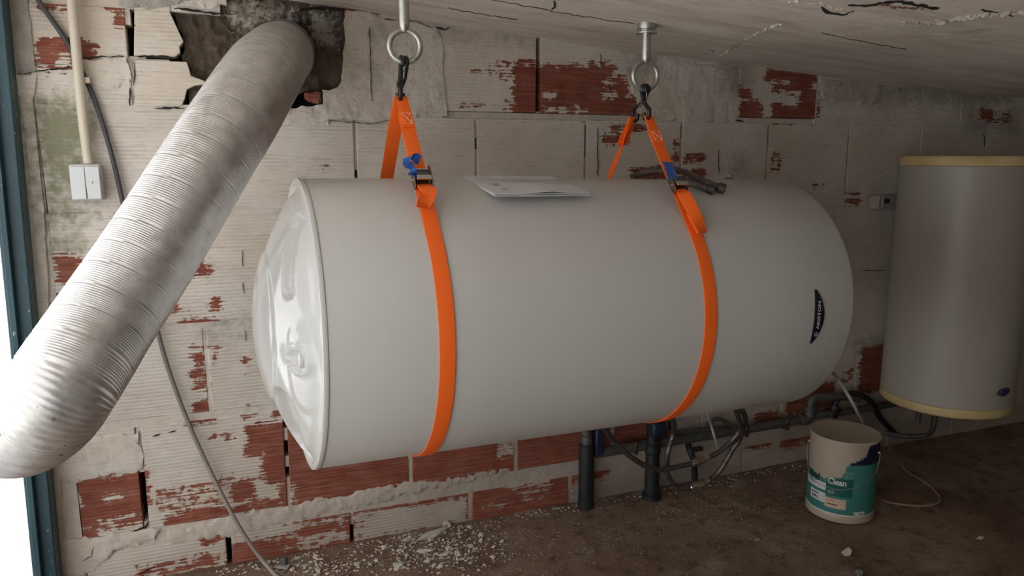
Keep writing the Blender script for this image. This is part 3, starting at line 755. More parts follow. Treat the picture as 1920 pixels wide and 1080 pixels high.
# badge
_, s0, p0 = tank_hit(1527, 543); _, s1, p1 = tank_hit(1519, 643); _, s2, p2 = tank_hit(1542, 592)
pm = (p0+p1)/2; hb = (p0-p1)/2*TR; sm_ = (s0+s1)/2; dslant = (s1-s0)/2
N = 28; V = []; F = []
for r_, in ((.0035,), (.0005,)):
    for i in range(N+1):
        u = -1+2*i/N; sl = sm_-dslant*u*.0
        V.append(TP(sm_-.001, pm+u*hb/TR, TR+r_))
    for i in range(N+1):
        u = 1-2*i/N; V.append(TP(sm_+.002+(s2-sm_)*1.02*(1-abs(u)**2.0), pm+u*hb/TR, TR+r_))
n = 2*(N+1)
for i in range(N): F.append((i, i+1, n-2-i, n-1-i)); F.append((n+i, n+n-1-i, n+n-2-i, n+i+1))
for i in range(n): F.append((i, (i+1) % n, n+(i+1) % n, n+i))
bd = mesh('badge', V, F, BADGE, tank); tag(bd, 'black crescent maker badge with white lettering')
words('ARISTON', .0112, lambda x, y: TP(sm_+.0124-y, pm+(x+.004)/TR, TR+.0042), WINK, 'lettering', bd, bold=.00015, sx=1.3)
def logo(cx, cy, R, fn, parent):
    V = []; F = []
    pts = [(-1, -.85), (.2, -.85), (.95, 0), (.2, .85), (-1, .85)]; pts2 = [(x*.66, y*.66) for x, y in pts]
    for (x, y) in pts+pts2: V.append(fn(cx+x*R, cy+y*R))
    for k in range(5): F.append((k, (k+1) % 5, 5+(k+1) % 5, 5+k))
    V += [fn(cx+x*R, cy+y*R) for x, y in ((-.35, -.1), (.05, -.35), (.0, .0), (.3, .1), (-.1, .38), (-.05, .05))]; F.append((10, 11, 12, 13, 14, 15))
    return mesh('emblem', V, F, WINK, parent)
logo(-.0365, .0040, .0052, lambda x, y: TP(sm_+.0112-y, pm+x/TR, TR+.0042), bd)

# ------------------------------------------------------------------ lifting straps
def strap_set(s, Rz, Hz, spread, name, label, buck_px, tail, tape, back_twist):
    C = TC+TD*s
    def Q(a, b): return C + TA*a + Vector((0, 0, 1))*b            # plane across the tank
    hb_ = Hz-C.z
    st = thing(name, label, 'strap', tuple(C-TB*TR), 'orange straps carrying the white tank')
    R = TR+.0022
    def tang(a0, b0, sgn):
        d = math.hypot(a0, b0); base = math.atan2(b0, a0*sgn); al = math.acos(R/d); return base-al
    af = tang(spread, hb_, 1); ab = tang(-spread, hb_, -1)
    pts = []
    Hf = Q(spread, hb_); Hb = Q(-spread, hb_)
    # inner fold round the hook, down the front, under the tank, up the back
    pf = [Hf+Vector((0, 0, .006))] + [Hf.lerp(Q(R*math.cos(af), R*math.sin(af)), t) for t in [k/14 for k in range(1, 14)]]
    arc = []
    a1 = af; a2 = -PI-(-PI)+(-(PI-ab)) - 0
    end = -(PI+ab)+0.0
    # angle goes from af down through -90 deg to 180+... at the back tangent (pi-ab measured the other way)
    end = ab+PI
    tot = af + PI + ab   # swept angle
    K = 90
    for k in range(K+1): an = af-(tot)*k/K; arc.append(Q(R*math.cos(an), R*math.sin(an)))
    pb = [Q(-R*math.cos(ab), R*math.sin(ab)).lerp(Hb, t) for t in [k/14 for k in range(1, 14)]] + [Hb+Vector((0, 0, .006))]
    path = pf+arc+pb; n = len(path)
    def wd(i):
        if back_twist and i > n-15: 
            t = (i-(n-15))/14; tw = back_twist*math.sin(PI*min(1, max(0, t))**1.2)
            tg = (path[min(i+1, n-1)]-path[i-1]).normalized()
            return TD*math.cos(tw)+tg.cross(TD)*math.sin(tw)
        return TD
    def ww(i):
        if i < 2 or i > n-3: return .020
        return .0285
    ribbon('webbing', path, wd, ww, .0022, ORANGE, st)
    # doubled loop ends sewn round the hooks, with their zig-zag stitching
    for (H, tgt, sg) in ((Hf, Q(R*math.cos(af), R*math.sin(af)), 1), (Hb, Q(-R*math.cos(ab), R*math.sin(ab)), -1)):
        d = (tgt-H).normalized(); nn = TD.cross(d).normalized()
        if nn.dot(TA)*sg < 0: nn = -nn
        L = .072
        lp = [H+Vector((0, 0, .006))+nn*.001] + [H + d*(L*k/8) + nn*(.0045 if 0 < k < 6 else .003) for k in range(1, 9)]
        ribbon('loop_end', lp, TD, lambda i: .021+.0009*i, .0022, ORANGE, st)
        if sg == 1 or not back_twist:
            o_ = H + d*.040 + nn*.0072; sgm = [(-.009, 0), (.009, 0), (-.009, .026), (.009, .026), (-.009, 0), (-.009, .026), (.009, 0), (.009, .026)]
            tube('stitching', [o_+TD*x+d*y for x, y in sgm], .00045, STITCH, st, 5, 1)
    # cam buckle on the front leg
    T = Q(R*math.cos(af), R*math.sin(af)); d = (T-Hf).normalized(); nn = TD.cross(d).normalized()
    if nn.dot(TA) < 0: nn = -nn
    # place at the asked height in the picture
    best = min((abs(proj(Hf.lerp(T, k/200*1.3))[1]-buck_px), k/200*1.3) for k in range(201))[1]
    B = Hf.lerp(T, best)+nn*.004
    MB_ = Matrix((TD, -d, nn)).transposed().to_4x4(); MB_.translation = B      # x across, y up the strap, z outwards
    bk = box('buckle', (0, -.004, .001), (.027, .034, .003), RUST, st, MB_, .0006)
    for sx in (-1, 1):
        pr = [(-.024, -.002), (-.016, -.004), (.014, -.004), (.024, 0), (.026, .006), (.022, .012), (.006, .013), (-.016, .011), (-.025, .005)]
        V = []; F = []; m = len(pr)
        for x in (sx*.0165-.0011, sx*.0165+.0011):
            for (y, z) in pr: V.append(MB_ @ Vector((x, y, z+.002)))
        F = [tuple(range(m)), tuple(range(m, 2*m))]+[(k, (k+1) % m, m+(k+1) % m, m+k) for k in range(m)]
        o = mesh('side_plate', V, F, RUST, bk); bevel(o, .0006, 1)
        for (y, z) in ((.014, .006), (-.006, .007)):
            M2 = MB_ @ Matrix.Translation((sx*.0177, y, z)) @ Matrix.Rotation(sx*PI/2, 4, 'Y')
            lathe('rivet', [(0, .0022), (.002, .0018), (.0026, 0)], CHROME, bk, M2, 12)
    ml = MB_ @ Matrix.Translation((0, 0, .0105)) @ Matrix.Rotation(math.radians(-14), 4, 'X')
    box('lever', (0, .004, .002), (.0285, .019, .003), simple('dark_steel_lever', (.16, .16, .16), .25, .9, var=.1), bk, ml, .0008)
    box('lever_lip', (0, -.010, .0045), (.0285, .012, .003), CHROME, bk, ml, .0008)
    box('lever_bar', (0, .0135, .004), (.0285, .004, .003), CHROME, bk, ml, .0006)
    # loose tail, hanging out of the buckle over the strap
    tp = [MB_ @ Vector(p) for p in tail]; tp = catmull(tp, 6)
    ribbon('tail', tp, lambda i: (TD + TA*(.5*math.sin(i*.16))).normalized(), .0275, .0022, ORANGE, st)
    tq = catmull([MB_ @ Vector(p[:3]) for p in tape], 6); m2 = len(tq)
    ribbon('blue_tie', tq, lambda i: (TD*math.cos(i*tape[0][3])-d*math.sin(i*tape[0][3])), lambda i: (.022 if tape[0][3] == 0 else .016+.005*math.sin(i*.7)), .0008, BLUE, st)
    return Hf, Hb
def s_hook(top, bot, side, shift, label, grp=None):
    """black coated S hook hanging in the plane across the tank; top = ring contact, bot = strap loop"""
    o = thing('s_hook', label, 'hook', tuple(bot), grp)
    t = top + TD*shift; b = bot + TD*shift
    up = Vector((0, 0, 1)); A = TA*side
    L = (t-b).z
    r1 = .0095
    pts = [t - A*(-r1*1.5) + up*(-.006), t + A*(r1*1.3)+up*.003, t+A*(.002)+up*.0095, t-A*(r1*.8)+up*.004, t - A*(r1*.9)-up*.008]
    pts = [t+A*r1*1.35-up*.007, t+A*r1*1.25+up*.001, t+A*.004+up*.0085, t-A*.005+up*.0055, t-A*r1*.6-up*.004]
    mid = t.lerp(b, .48)
    lo = [b+A*.004+up*.020, b+A*r1*1.2+up*.013, b+A*r1*1.25+up*.001, b+A*.003-up*.0075, b-A*.006-up*.004]
    # cross over: upper curl opens on one side, lower curl on the other
    lo2 = [b-A*.0+up*.022, b+A*.0105+up*.014, b+A*.0115+up*.002, b+A*.003-up*.007, b-A*.0075-up*.0035, b-A*.009+up*.008]
    tube('hook_body', pts+[mid]+lo2, .0045, BLACKP, o, 12, 8)
    w = [t-A*.008-up*.012+TD*.004, b-A*.009+up*.014+TD*.004, b-A*.0095+up*.012-TD*.004, t-A*.008-up*.010-TD*.004]
    tube('keeper_wire', w, .0008, WIRE, o, 6, 1)
    w = [t+A*.011-up*.009+TD*.003, t+A*.006-up*.03+TD*.003, mid+up*.002+TD*.004]
    tube('keeper_wire', w, .0008, WIRE, o, 6, 4)
    return o
def eye_bolt(P, ro, rt, ang, ztop, washers, label):
    """P ring centre"""
    e = thing('eye_bolt', label, 'eye bolt', (P.x, P.y, ztop), 'eye bolts in the ceiling')
    Rm = ro-rt; path = [P + Vector((math.cos(ang)*math.cos(a), math.sin(ang)*math.cos(a), math.sin(a)))*Rm for a in [2*PI*k/48 for k in range(49)]]
    V = []; F = []; n = 14; m = 48; ax = Vector((-math.sin(ang), math.cos(ang), 0))
    for k in range(m):
        q = path[k]; rd = (q-P).normalized()
        for j in range(n): a = 2*PI*j/n; V.append(q + rd*(rt*math.cos(a)) + ax*(rt*math.sin(a)))
    for k in range(m):
        for j in range(n): F.append((k*n+j, k*n+(j+1) % n, ((k+1) % m)*n+(j+1) % n, ((k+1) % m)*n+j))
    mesh('ring', V, F, ZINC, e, smooth=True)
    r = .0102; zb = P.z+ro-rt*1.3
    lathe('shank', [(rt*1.15, zb-.001), (r*.93, zb+.006), (r, zb+.016), (r, ztop+.02), (0, ztop+.02)], ZINC, e, Matrix.Translation((P.x, P.y, 0)), 28)
    if washers:
        lathe('washer', [(0, washers[0]-.0015), (.0225, washers[0]-.0015), (.0230, washers[0]), (.0225, washers[0]+.0018), (0, washers[0]+.0018)], ZINC, e, Matrix.Translation((P.x, P.y, 0)), 32)
        lathe('nut', [(.013, washers[0]+.0018), (.013, washers[1])], ZINC, e, Matrix.Translation((P.x, P.y, 0)), 6, ang=20)
        lathe('flange', [(0, washers[1]), (.020, washers[1]), (.0205, washers[1]+.002), (.020, ztop+.004)], ZINC, e, Matrix.Translation((P.x, P.y, 0)), 32)
    return e
def plane_pt(px, py, s):
    C = TC+TD*s; d = ray(px, py); t = (C-CAM).dot(TD)/d.dot(TD); return CAM+d*t
R1 = at(759, 87, 1.478); R2 = at(1210, 142, 1.492)
eye_bolt(R1, .0350, .0054, math.radians(-12), zc(R1.x, R1.y), None, 'galvanised eye bolt holding the strap nearest the silver duct')
eye_bolt(R2, .0350, .0052, math.radians(-2), zc(R2.x, R2.y), (CAMH+.2665, CAMH+.2745), 'galvanised eye bolt with flange washers holding the strap farther from the duct')
sA = (R1-TC).dot(TD); sA = .2; sB = .748
tail1 = [(0, -.014, .003), (.001, -.026, .011), (.002, -.040, .020), (-.004, -.055, .024), (-.014, -.068, .020), (-.017, -.074, .014)]
tape1 = [(.004, .040, .006, .05), (-.010, .044, .010), (-.022, .036, .016), (-.026, .024, .018), (-.018, .014, .016), (-.019, .000, .018), (-.014, -.008, .014)]
Hf1, Hb1 = strap_set(sA, R1.z, CAMH+.108, .008, 'lifting_strap', 'orange strap round the tank near its domed white end', 338, tail1, tape1, 0)
tail2 = [(0, -.014, .003), (.001, -.03, .008), (.002, -.060, .011), (.004, -.095, .012), (.005, -.124, .010), (.003, -.118, .006), (.001, -.08, .005)]
tape2 = [(-.008, .054, .007, 0), (-.010, .044, .011), (-.012, .030, .012), (-.013, .016, .013), (-.015, .002, .012)]
Hf2, Hb2 = strap_set(sB, R2.z, CAMH+.081, .030, 'lifting_strap', 'orange strap round the tank near its black badge', 348, tail2, tape2, 1.35)
b1 = R1-Vector((0, 0, .0296)); b2 = R2-Vector((0, 0, .0298))
s_hook(b1+TD*-.003, Hf1+Vector((0, 0, .006)), 1, -.0045, 'black coated S-hook holding the buckle side of the strap nearest the duct', 'black S-hooks under the eye bolts')
s_hook(b1+TD*-.003, Hb1+Vector((0, 0, .006)), -1, .0045, 'black coated S-hook holding the wall side of the strap nearest the duct', 'black S-hooks under the eye bolts')
s_hook(b2, Hf2+Vector((0, 0, .006)), 1, -.0045, 'black coated S-hook holding the buckle side of the strap farther from the duct', 'black S-hooks under the eye bolts')
s_hook(b2, Hb2+Vector((0, 0, .006)), -1, .0045, 'black coated S-hook holding the wall side of the strap farther from the duct', 'black S-hooks under the eye bolts')

# ------------------------------------------------------------------ aluminium duct
dpts = [at(530, 98, 2.03), at(527, 102, 1.93), dep(516, 112, 1.68), dep(492, 142, 1.50), dep(452, 205, 1.39), dep(396, 292, 1.32), dep(330, 398, 1.265), dep(262, 505, 1.215), dep(196, 604, 1.16), dep(148, 678, 1.115), dep(112, 734, 1.09), dep(84, 772, 1.10), dep(52, 799, 1.15), dep(12, 810, 1.25), dep(-28, 812, 1.38), dep(-75, 808, 1.55)]
cp = catmull(dpts, 30); Ls = [0]
for a, b in zip(cp[:-1], cp[1:]): Ls.append(Ls[-1]+(b-a).length)
duct = thing('aluminium_duct', 'ribbed silver flexible duct running from the wall hole out past the door post', 'duct', tuple(cp[0]))
tot = Ls[-1]; step = .00105; n = int(tot/step); path = []; j = 0
for i in range(n+1):
    L = tot*i/n
    while j < len(Ls)-2 and Ls[j+1] < L: j += 1
    path.append(cp[j].lerp(cp[j+1], (L-Ls[j])/max(Ls[j+1]-Ls[j], 1e-9)))
# smoothed frames
fr = frames([path[max(0, min(n, i))] for i in range(n+1)])
SEG = 72; V = []; F = []; pitch = .0040; RD = .075; i0 = int(.055/step)
arr = []
for i in range(i0, n+1):
    t, nn, bb = fr[i]; L = tot*i/n; u = L/tot
    bend = max(0, min(1, (u-.62)/.2))
    for k in range(SEG):
        a = 2*PI*k/SEG
        ph = L/pitch + a/(2*PI)
        if bend > 0: ph += bend*(1.6*noise.noise(Vector((L*13, math.cos(a)*1.2, math.sin(a)*1.2+4))))
        q = ph/11.0; qq = q-math.floor(q)
        r = RD + .0006*math.sin(2*PI*ph)
        if qq < .055: r -= .0022*math.sin(PI*qq/.055)
        r += .0016*noise.noise(Vector((L*9, math.cos(a)*1.5, math.sin(a)*1.5)))*(.6+2.2*bend)
        r += bend*.0016*noise.noise(Vector((L*60, math.cos(a)*3, math.sin(a)*3+9)))
        V.append(path[i] + nn*(r*math.cos(a)) + bb*(r*math.sin(a)))
m = n+1-i0
for i in range(m-1):
    for k in range(SEG): k2 = (k+1) % SEG; F.append((i*SEG+k, i*SEG+k2, (i+1)*SEG+k2, (i+1)*SEG+k))
dm = mesh('flexible_hose', V, F, ALU, duct, smooth=True)
colp = path[:i0+14:6]
tube('collar', colp, lambda i: .0765+.0015*math.sin(i*.9) if i > 0 else .079, simple('collar_plastic', (.50, .48, .45), .3, .1, var=.05), duct, 72, 1, caps=False)

# ------------------------------------------------------------------ conduit, switch, cable
con = thing('wall_conduit', 'beige plastic conduit running down the wall to the white double switch', 'conduit', tuple(at(166, 308, 1.985)))
tube('pipe', [at(132, -30, 1.974), at(140, 60, 1.974), at(150, 170, 1.974), at(160, 260, 1.976), at(166, 306, 1.978)], .0108, BEIGE, con, 20, 8)
pc = at(150, 150, 1.980)
box('clip', (pc.x+.003, pc.y+.004, pc.z), (.034, .016, .013), BEIGE, con, bev=.0015)
sw = thing('light_switch', 'white surface-mounted double rocker switch on the wall', 'switch', tuple(at(162, 375, 1.99)))
a = at(128, 308, 1.972); b = at(196, 375, 1.972); cx, cz_ = (a.x+b.x)/2, (a.z+b.z)/2; W = (b.x-a.x)*.97; Hh = a.z-b.z
box('housing', (cx, 1.981, cz_), (W, .036, Hh), SWF, sw, bev=.004)
for sx in (-1, 1):
    Mr = Matrix.Translation((cx+sx*W*.235, 1.9615, cz_-.001)) @ Matrix.Rotation(math.radians(2.5*sx), 4, 'X')
    box('rocker', (0, 0, 0), (W*.45, .007, Hh*.90), SWM, sw, Mr, .0015)
box('scratch', (cx+W*.22, 1.9575, cz_), (.0012, .001, .005), BKINK, sw)
cab = tube('cable', [at(60, -20, 1.985), at(78, 10, 1.985), at(125, 78, 1.992), at(152, 130, 1.992), at(180, 195, 1.99), at(212, 300, 1.985), at(240, 420, 1.985), at(285, 580, 1.985), at(312, 680, 1.985), at(352, 790, 1.982), at(400, 895, 1.975), at(450, 990, 1.96), fl(498, 1058, .012), fl(540, 1100, .006)], .0055, CABLE, None, 12, 8)
tag(cab, 'thin dark cable hanging down the wall behind the silver duct', 'cable')

# ------------------------------------------------------------------ papers on the tank
pa = thing('paper_stack', 'folded white papers lying on top of the hanging tank', 'paper', tuple(TP(.42, PI/2)))
def sheet(dz, dx, dy, name='sheet', curl=0.0, th=.0009):
    fl_, fr_ = Vector(at(927, 369, 1.315)), Vector(at(1105, 367, 1.335)); 
    bl_ = at(896, 335.5, 1.50); ex = (fr_-fl_); ey = (bl_-fl_)
    ey = ey - ex*(ey.dot(ex)/ex.length_squared)*.7
    nx, ny = 16, 8; V = []; F = []
    up = ex.cross(ey).normalized(); up = up if up.z > 0 else -up
    for s in (0, 1):
        for j in range(ny+1):
            for i in range(nx+1):
                u, v = i/nx, j/ny
                bump_ = curl*math.exp(-((u-.58)/.16)**2)*(1-v)**2
                V.append(fl_+ex*u+ey*v+up*(dz+bump_+s*th)+Vector((dx, dy, 0)))
    n1 = (nx+1)*(ny+1)
    for j in range(ny):
        for i in range(nx):
            q = j*(nx+1)+i; F.append((q, q+1, q+nx+2, q+nx+1)); F.append((n1+q, n1+q+nx+1, n1+q+nx+2, n1+q+1))
    for i in range(nx): F.append((i, n1+i, n1+i+1, i+1)); q = ny*(nx+1)+i; F.append((q, q+1, n1+q+1, n1+q))
    for j in range(ny): q = j*(nx+1); F.append((q, q+nx+1, n1+q+nx+1, n1+q)); q += nx; F.append((q, n1+q, n1+q+nx+1, q+nx+1))
    o = mesh(name, V, F, PAPER, pa); sharp(o, 40); return fl_, ex, ey, up
sheet(0, .002, 0); sheet(.0016, .001, .001); sheet(.0034, -.001, -.001, curl=.0015)
f0, ex, ey, up_ = sheet(.0050, 0, 0, curl=.004)
for k, (u, v, w) in enumerate(((.12, .50, .10), (.13, .42, .07), (.15, .22, .07), (.06, .80, .55), (.3, .72, .5))):
    q = f0+ex*u+ey*v+up_*.0062
    w_ = ex*w; h_ = ey*(.03 if k < 3 else .008)
    mesh('print_line', [q, q+w_, q+w_+h_, q+h_, q-up_*.0002, q+w_-up_*.0002, q+w_+h_-up_*.0002, q+h_-up_*.0002], [(0, 1, 2, 3), (4, 7, 6, 5), (0, 4, 5, 1), (1, 5, 6, 2), (2, 6, 7, 3), (3, 7, 4, 0)], INK, pa)

# hoses lying over the tank
def on_tank(px, py, off): return tank_hit(px, py, off)[0]
def hose_pair(name, label, pts, endr):
    h = thing(name, label, 'hose', tuple(pts[0]), 'dark hose ends on top of the tank')
    P = catmull(pts, 8)
    tube('hose', P, lambda i: .0078+.0007*math.sin(i*1.9), simple('brown_rubber', (.085, .062, .055), .5, var=.3), h, 14, 1)
    d = (P[-1]-P[-4]).normalized(); c = P[-1]
    q = d.to_track_quat('Z', 'Y').to_matrix().to_4x4(); q.translation = c-d*.006
    lathe('end_nut', [(.0085, 0), (endr, .002), (endr, .016), (endr-.0025, .0175), (endr-.003, .006), (0, .005)], simple('dark_brass', (.07, .06, .055), .45, .5, var=.3), h, q, 20)
hose_pair('hose_end', 'brown hose end on top of the tank, nearer the buckle', [at(1190, 330, 1.62), at(1215, 322, 1.585), at(1250, 322, 1.55), on_tank(1288, 340, .010), on_tank(1330, 354, .010)], .0115)
hose_pair('hose_end', 'brown hose end on top of the tank, farther from the buckle', [at(1205, 326, 1.66), at(1240, 316, 1.62), at(1280, 322, 1.58), on_tank(1315, 338, .012), on_tank(1350, 352, .011)], .0115)
q = on_tank(1366, 336, .004); q = at(1366, 330, 1.52)
ft = thing('pipe_fitting', 'small bright metal fitting lying on top of the tank', 'fitting', tuple(q))
Mf = Matrix.Translation(q-Vector((0, 0, .0015))) @ Matrix.Rotation(PI/2, 4, 'Y') @ Matrix.Rotation(.15, 4, 'X')
lathe('body', [(.004, -.010), (.0068, -.010), (.0068, .002), (.005, .003), (.005, .014), (.003, .014)], CHROME, ft, Mf, 20)
lathe('collar', [(.0055, .004), (.008, .0045), (.008, .0085), (.0055, .009)], CHROME, ft, Mf, 6, ang=20)

# ------------------------------------------------------------------ old upright heater on the right
HX, HY, HR = 2.262, 1.76, .2
hz0, hz1 = CAMH-.826, CAMH+.003
ht = thing('water_heater', 'old upright white water heater with yellowed end rings hung on the wall', 'water heater', (HX, HY, hz0))
MH = Matrix.Translation((HX, HY, 0))
lathe('casing', [(HR-.002, hz0+.034), (HR, hz0+.036), (HR, (hz0+hz1)/2), (HR, hz1-.034), (HR-.002, hz1-.032)], HEATM, ht, MH, 96)
lathe('end_ring', [(.02, hz0+.006), (HR*.7, hz0+.002), (HR-.012, hz0), (HR-.003, hz0+.005), (HR+.001, hz0+.014), (HR+.001, hz0+.033), (HR-.004, hz0+.035)], CREAM, ht, MH, 96)
lathe('end_ring', [(HR-.004, hz1-.033), (HR+.001, hz1-.031), (HR+.001, hz1-.010), (HR-.003, hz1-.003), (HR-.012, hz1), (.02, hz1+.003)], CREAM, ht, MH, 96)
def hp(px, py, r=HR):
    d = ray(px, py); o = CAM-Vector((HX, HY, 0)); A = d.x**2+d.y**2; B = 2*(d.x*o.x+d.y*o.y); C_ = o.x**2+o.y**2-r*r
    P = CAM+d*((-B-math.sqrt(max(B*B-4*A*C_, 0)))/(2*A)); return math.atan2(P.y-HY, P.x-HX), P.z
a0, z0_ = hp(1882, 735)
def HP(a, z, r=HR): return Vector((HX+r*math.cos(a), HY+r*math.sin(a), z))
V = []; F = []; N = 28
for r in (HR+.003, HR): V += [HP(a0+.024/HR*math.cos(2*PI*k/N)*1.15, z0_+.0135*math.sin(2*PI*k/N)+.002*math.cos(2*PI*k/N), r) for k in range(N)]
F = [tuple(range(N)), tuple(range(N, 2*N))]+[(k, (k+1) % N, N+(k+1) % N, N+k) for k in range(N)]
hb2 = mesh('badge', V, F, simple('blue_badge', (.012, .022, .085), .35, var=.15), ht); tag(hb2, 'small oval dark blue badge')
V = []; F = []
for r_ in (.92, .84):
    V += [HP(a0+r_*.024/HR*math.cos(2*PI*k/N)*1.15, z0_+r_*.0135*math.sin(2*PI*k/N)+.002*math.cos(2*PI*k/N), HR+.0034) for k in range(N)]
F = [(k, (k+1) % N, N+(k+1) % N, N+k) for k in range(N)]
mesh('badge_rim', V, F, simple('badge_rim_grey', (.22, .24, .32), .4), hb2)
words('S', .013, lambda x, y: HP(a0+(x-.014)/HR, z0_+y-.0045, HR+.0036), simple('badge_letter', (.45, .47, .52), .4), 'lettering', hb2)
for zz, pxy in ((CAMH-.13, (1640, 380)), ):
    q = at(1655, 379, 1.985); q2 = at(1700, 376, 1.985)
    br = box('bracket', ((q.x+HX)/2-.02, 1.982, q.z), (HX-q.x+.06, .030, .045), simple('painted_bracket', (.40, .36, .31), .6, var=.15, bump=.3), ht, bev=.002)
    for dx in (-.0, .018): 
        k_ = at(1638+dx*400, 379, 1.985); box('bracket_tooth', (k_.x, 1.975, k_.z), (.006, .03, .045), simple('bracket_tooth', (.46, .43, .38), .6), br, bev=.001)
    lathe('bolt', [(.0, .012), (.008, .011), (.010, .004), (.010, 0)], DARKP, br, Matrix.Translation(at(1661, 377, 1.965)) @ Matrix.Rotation(PI/2, 4, 'X'), 6)
for px_ in (1722, 1752):
    q = at(px_, 780, 1.80); tube('outlet_pipe', [(q.x, q.y, hz0+.02), (q.x, q.y, hz0-.03), (q.x, q.y, hz0-.085)], .009, LEAD, ht, 12, 4)
fx = tube('flexible_hose', [(at(1752, 790, 1.80).x, 1.80, hz0+.003), at(1750, 800, 1.80), at(1738, 815, 1.84), at(1700, 818, 1.88), at(1660, 812, 1.93)], .009, LEAD, ht, 12)

# ------------------------------------------------------------------ pipes at the foot of the wall
pg = thing('supply_pipe', 'dull grey pipe run with elbows along the foot of the wall', 'pipe', tuple(at(1300, 830, 1.95)))
zA = at(1130, 848, 1.955).z
xa, xb = at(1118, 850, 1.955).x, at(1512, 795, 1.955).x
tube('pipe', [(xa, 1.955, zA), (xb, 1.955, zA+.004)], .0155, LEAD, pg, 16, 1)
z2 = at(1290, 812, 1.96).z
tube('pipe', [at(1268, 812, 1.965), at(1320, 806, 1.965), at(1400, 800, 1.965)], .0085, LEAD, pg, 12, 4)
tube('pipe', [at(1325, 796, 1.96), at(1345, 786, 1.955), at(1362, 792, 1.955), at(1382, 806, 1.955)], .0075, LEAD, pg, 12, 6)
q = Vector((xb, 1.955, zA+.004))
tube('elbow', [q-Vector((.03, 0, 0)), q, q+Vector((.012, 0, .012)), q+Vector((.014, 0, .045))], .0195, LEAD, pg, 16, 5)
tube('pipe', [q+Vector((.014, -.0, .03)), q+Vector((.014, 0, .06)), q+Vector((.03, 0, .075)), q+Vector((.08, -.01, .075)), q+Vector((.14, -.01, .070)), q+Vector((.22, -.01, .050))], .014, LEAD, pg, 14, 6)
tube('pipe', [q+Vector((0, 0, .006)), q+Vector((.09, -.01, .012)), q+Vector((.2, -.01, .010)), (HX+.35, 1.955, q.z+.01)], .012, LEAD, pg, 14, 4)
v0 = at(1567, 790, 1.93)
lathe('coupling', [(.012, -.02), (.02, -.018), (.021, .0), (.019, .004), (.021, .008), (.021, .022), (.012, .026)], DARKP, pg, Matrix.Translation(at(1562, 772, 1.945)) @ Matrix.Rotation(.5, 4, 'Y'), 18)
tube('hose', [at(1562, 770, 1.945), at(1572, 748, 1.945), at(1600, 738, 1.94), at(1632, 752, 1.94), at(1652, 785, 1.945), at(1680, 815, 1.95)], .0105, DARKP, pg, 12, 8)
for xx in (1190, 1395, 1470):
    q_ = at(xx, 835, 1.955); box('pipe_clip', (q_.x, 1.962, zA), (.012, .045, .040), RUST, pg, bev=.002)
# black upright pipe with valve
q = fl(1098, 938); px_ = at(1099, 900, 1.953).x
dp = thing('drain_pipe', 'thick black upright pipe with a valve in front of the wall under the tank', 'pipe', (px_, 1.953, 0))
zt_ = at(1100, 808, 1.953).z
lathe('pipe', [(.0245, -.002), (.0245, .02), (.024, .16), (.0235, .205), (.019, .21)], DARKP, dp, Matrix.Translation((px_, 1.953, 0)), 24)
lathe('threaded_neck', [(.018, .205), (.018, .235), (.015, .237), (.015, .25), (.018, .252), (.018, .262), (.0145, .264), (.0145, zt_-.01), (.018, zt_-.008), (.018, zt_+.04)], LEAD, dp, Matrix.Translation((px_, 1.953, 0)), 20)
box('valve_body', (px_+.034, 1.945, .215), (.026, .03, .085), simple('dark_blue_valve', (.012, .022, .045), .45, var=.2), dp, bev=.005)
box('valve_lever', (px_+.042, 1.925, .265), (.045, .012, .010), RUST, dp, bev=.002)
q2x = at(1226, 870, 1.93).x
d2 = thing('drain_pipe', 'second black upright pipe, half hidden behind the braided hoses', 'pipe', (q2x, 1.94, 0))
lathe('pipe', [(.03, -.002), (.03, .012), (.023, .016), (.022, .15), (.026, .155), (.026, .18), (.021, .184), (.021, .30)], DARKP, d2, Matrix.Translation((q2x, 1.94, 0)), 24)
box('valve_body', (q2x+.006, 1.93, .235), (.05, .045, .05), simple('dark_blue_valve_body', (.012, .022, .045), .45, var=.2), d2, bev=.008)
box('valve_handle', (q2x+.035, 1.91, .27), (.022, .016, .07), simple('dark_valve_handle', (.010, .010, .012), .5), d2, bev=.004)
tp = thing('tap', 'small dark wall tap behind the braided hoses', 'tap', tuple(at(1300, 890, 1.93)))
tube('body', [at(1290, 830, 1.96), at(1293, 845, 1.94), at(1300, 862, 1.93), at(1303, 900, 1.93)], .010, DARKP, tp, 12, 6)
box('handle', tuple(at(1306, 842, 1.925)), (.045, .014, .014), DARKP, tp, bev=.003)

# braided hoses
def braided(label, pts, conn):
    h = thing('braided_hose', label, 'hose', tuple(pts[0]), 'braided steel hoses hanging under the tank')
    tube('sleeve', pts, .0082, BRAID, h, 14, 10)
    P = catmull(pts, 10); i = conn*10
    d = (P[i+3]-P[i-3]).normalized(); Mc = d.to_track_quat('Z', 'Y').to_matrix().to_4x4(); Mc.translation = P[i]
    lathe('ferrule', [(.0085, -.036), (.0102, -.034), (.0102, -.016), (.009, -.015)], CHROME, h, Mc, 18)
    lathe('coupling_nut', [(.009, -.015), (.0128, -.014), (.0128, .014), (.009, .015)], BRASS, h, Mc, 6, ang=20)
    lathe('ferrule', [(.009, .015), (.0102, .016), (.0102, .034), (.0085, .036)], CHROME, h, Mc, 18)
braided('braided steel hose sagging from under the tank beside the thick black pipe', [TP(.69, -1.85), at(1142, 815, 1.74), at(1185, 858, 1.76), at(1230, 880, 1.78), at(1275, 874, 1.79), at(1312, 864, 1.80), at(1350, 846, 1.80), at(1382, 815, 1.79), at(1398, 785, 1.74), TP(1.09, -1.82)], 5)
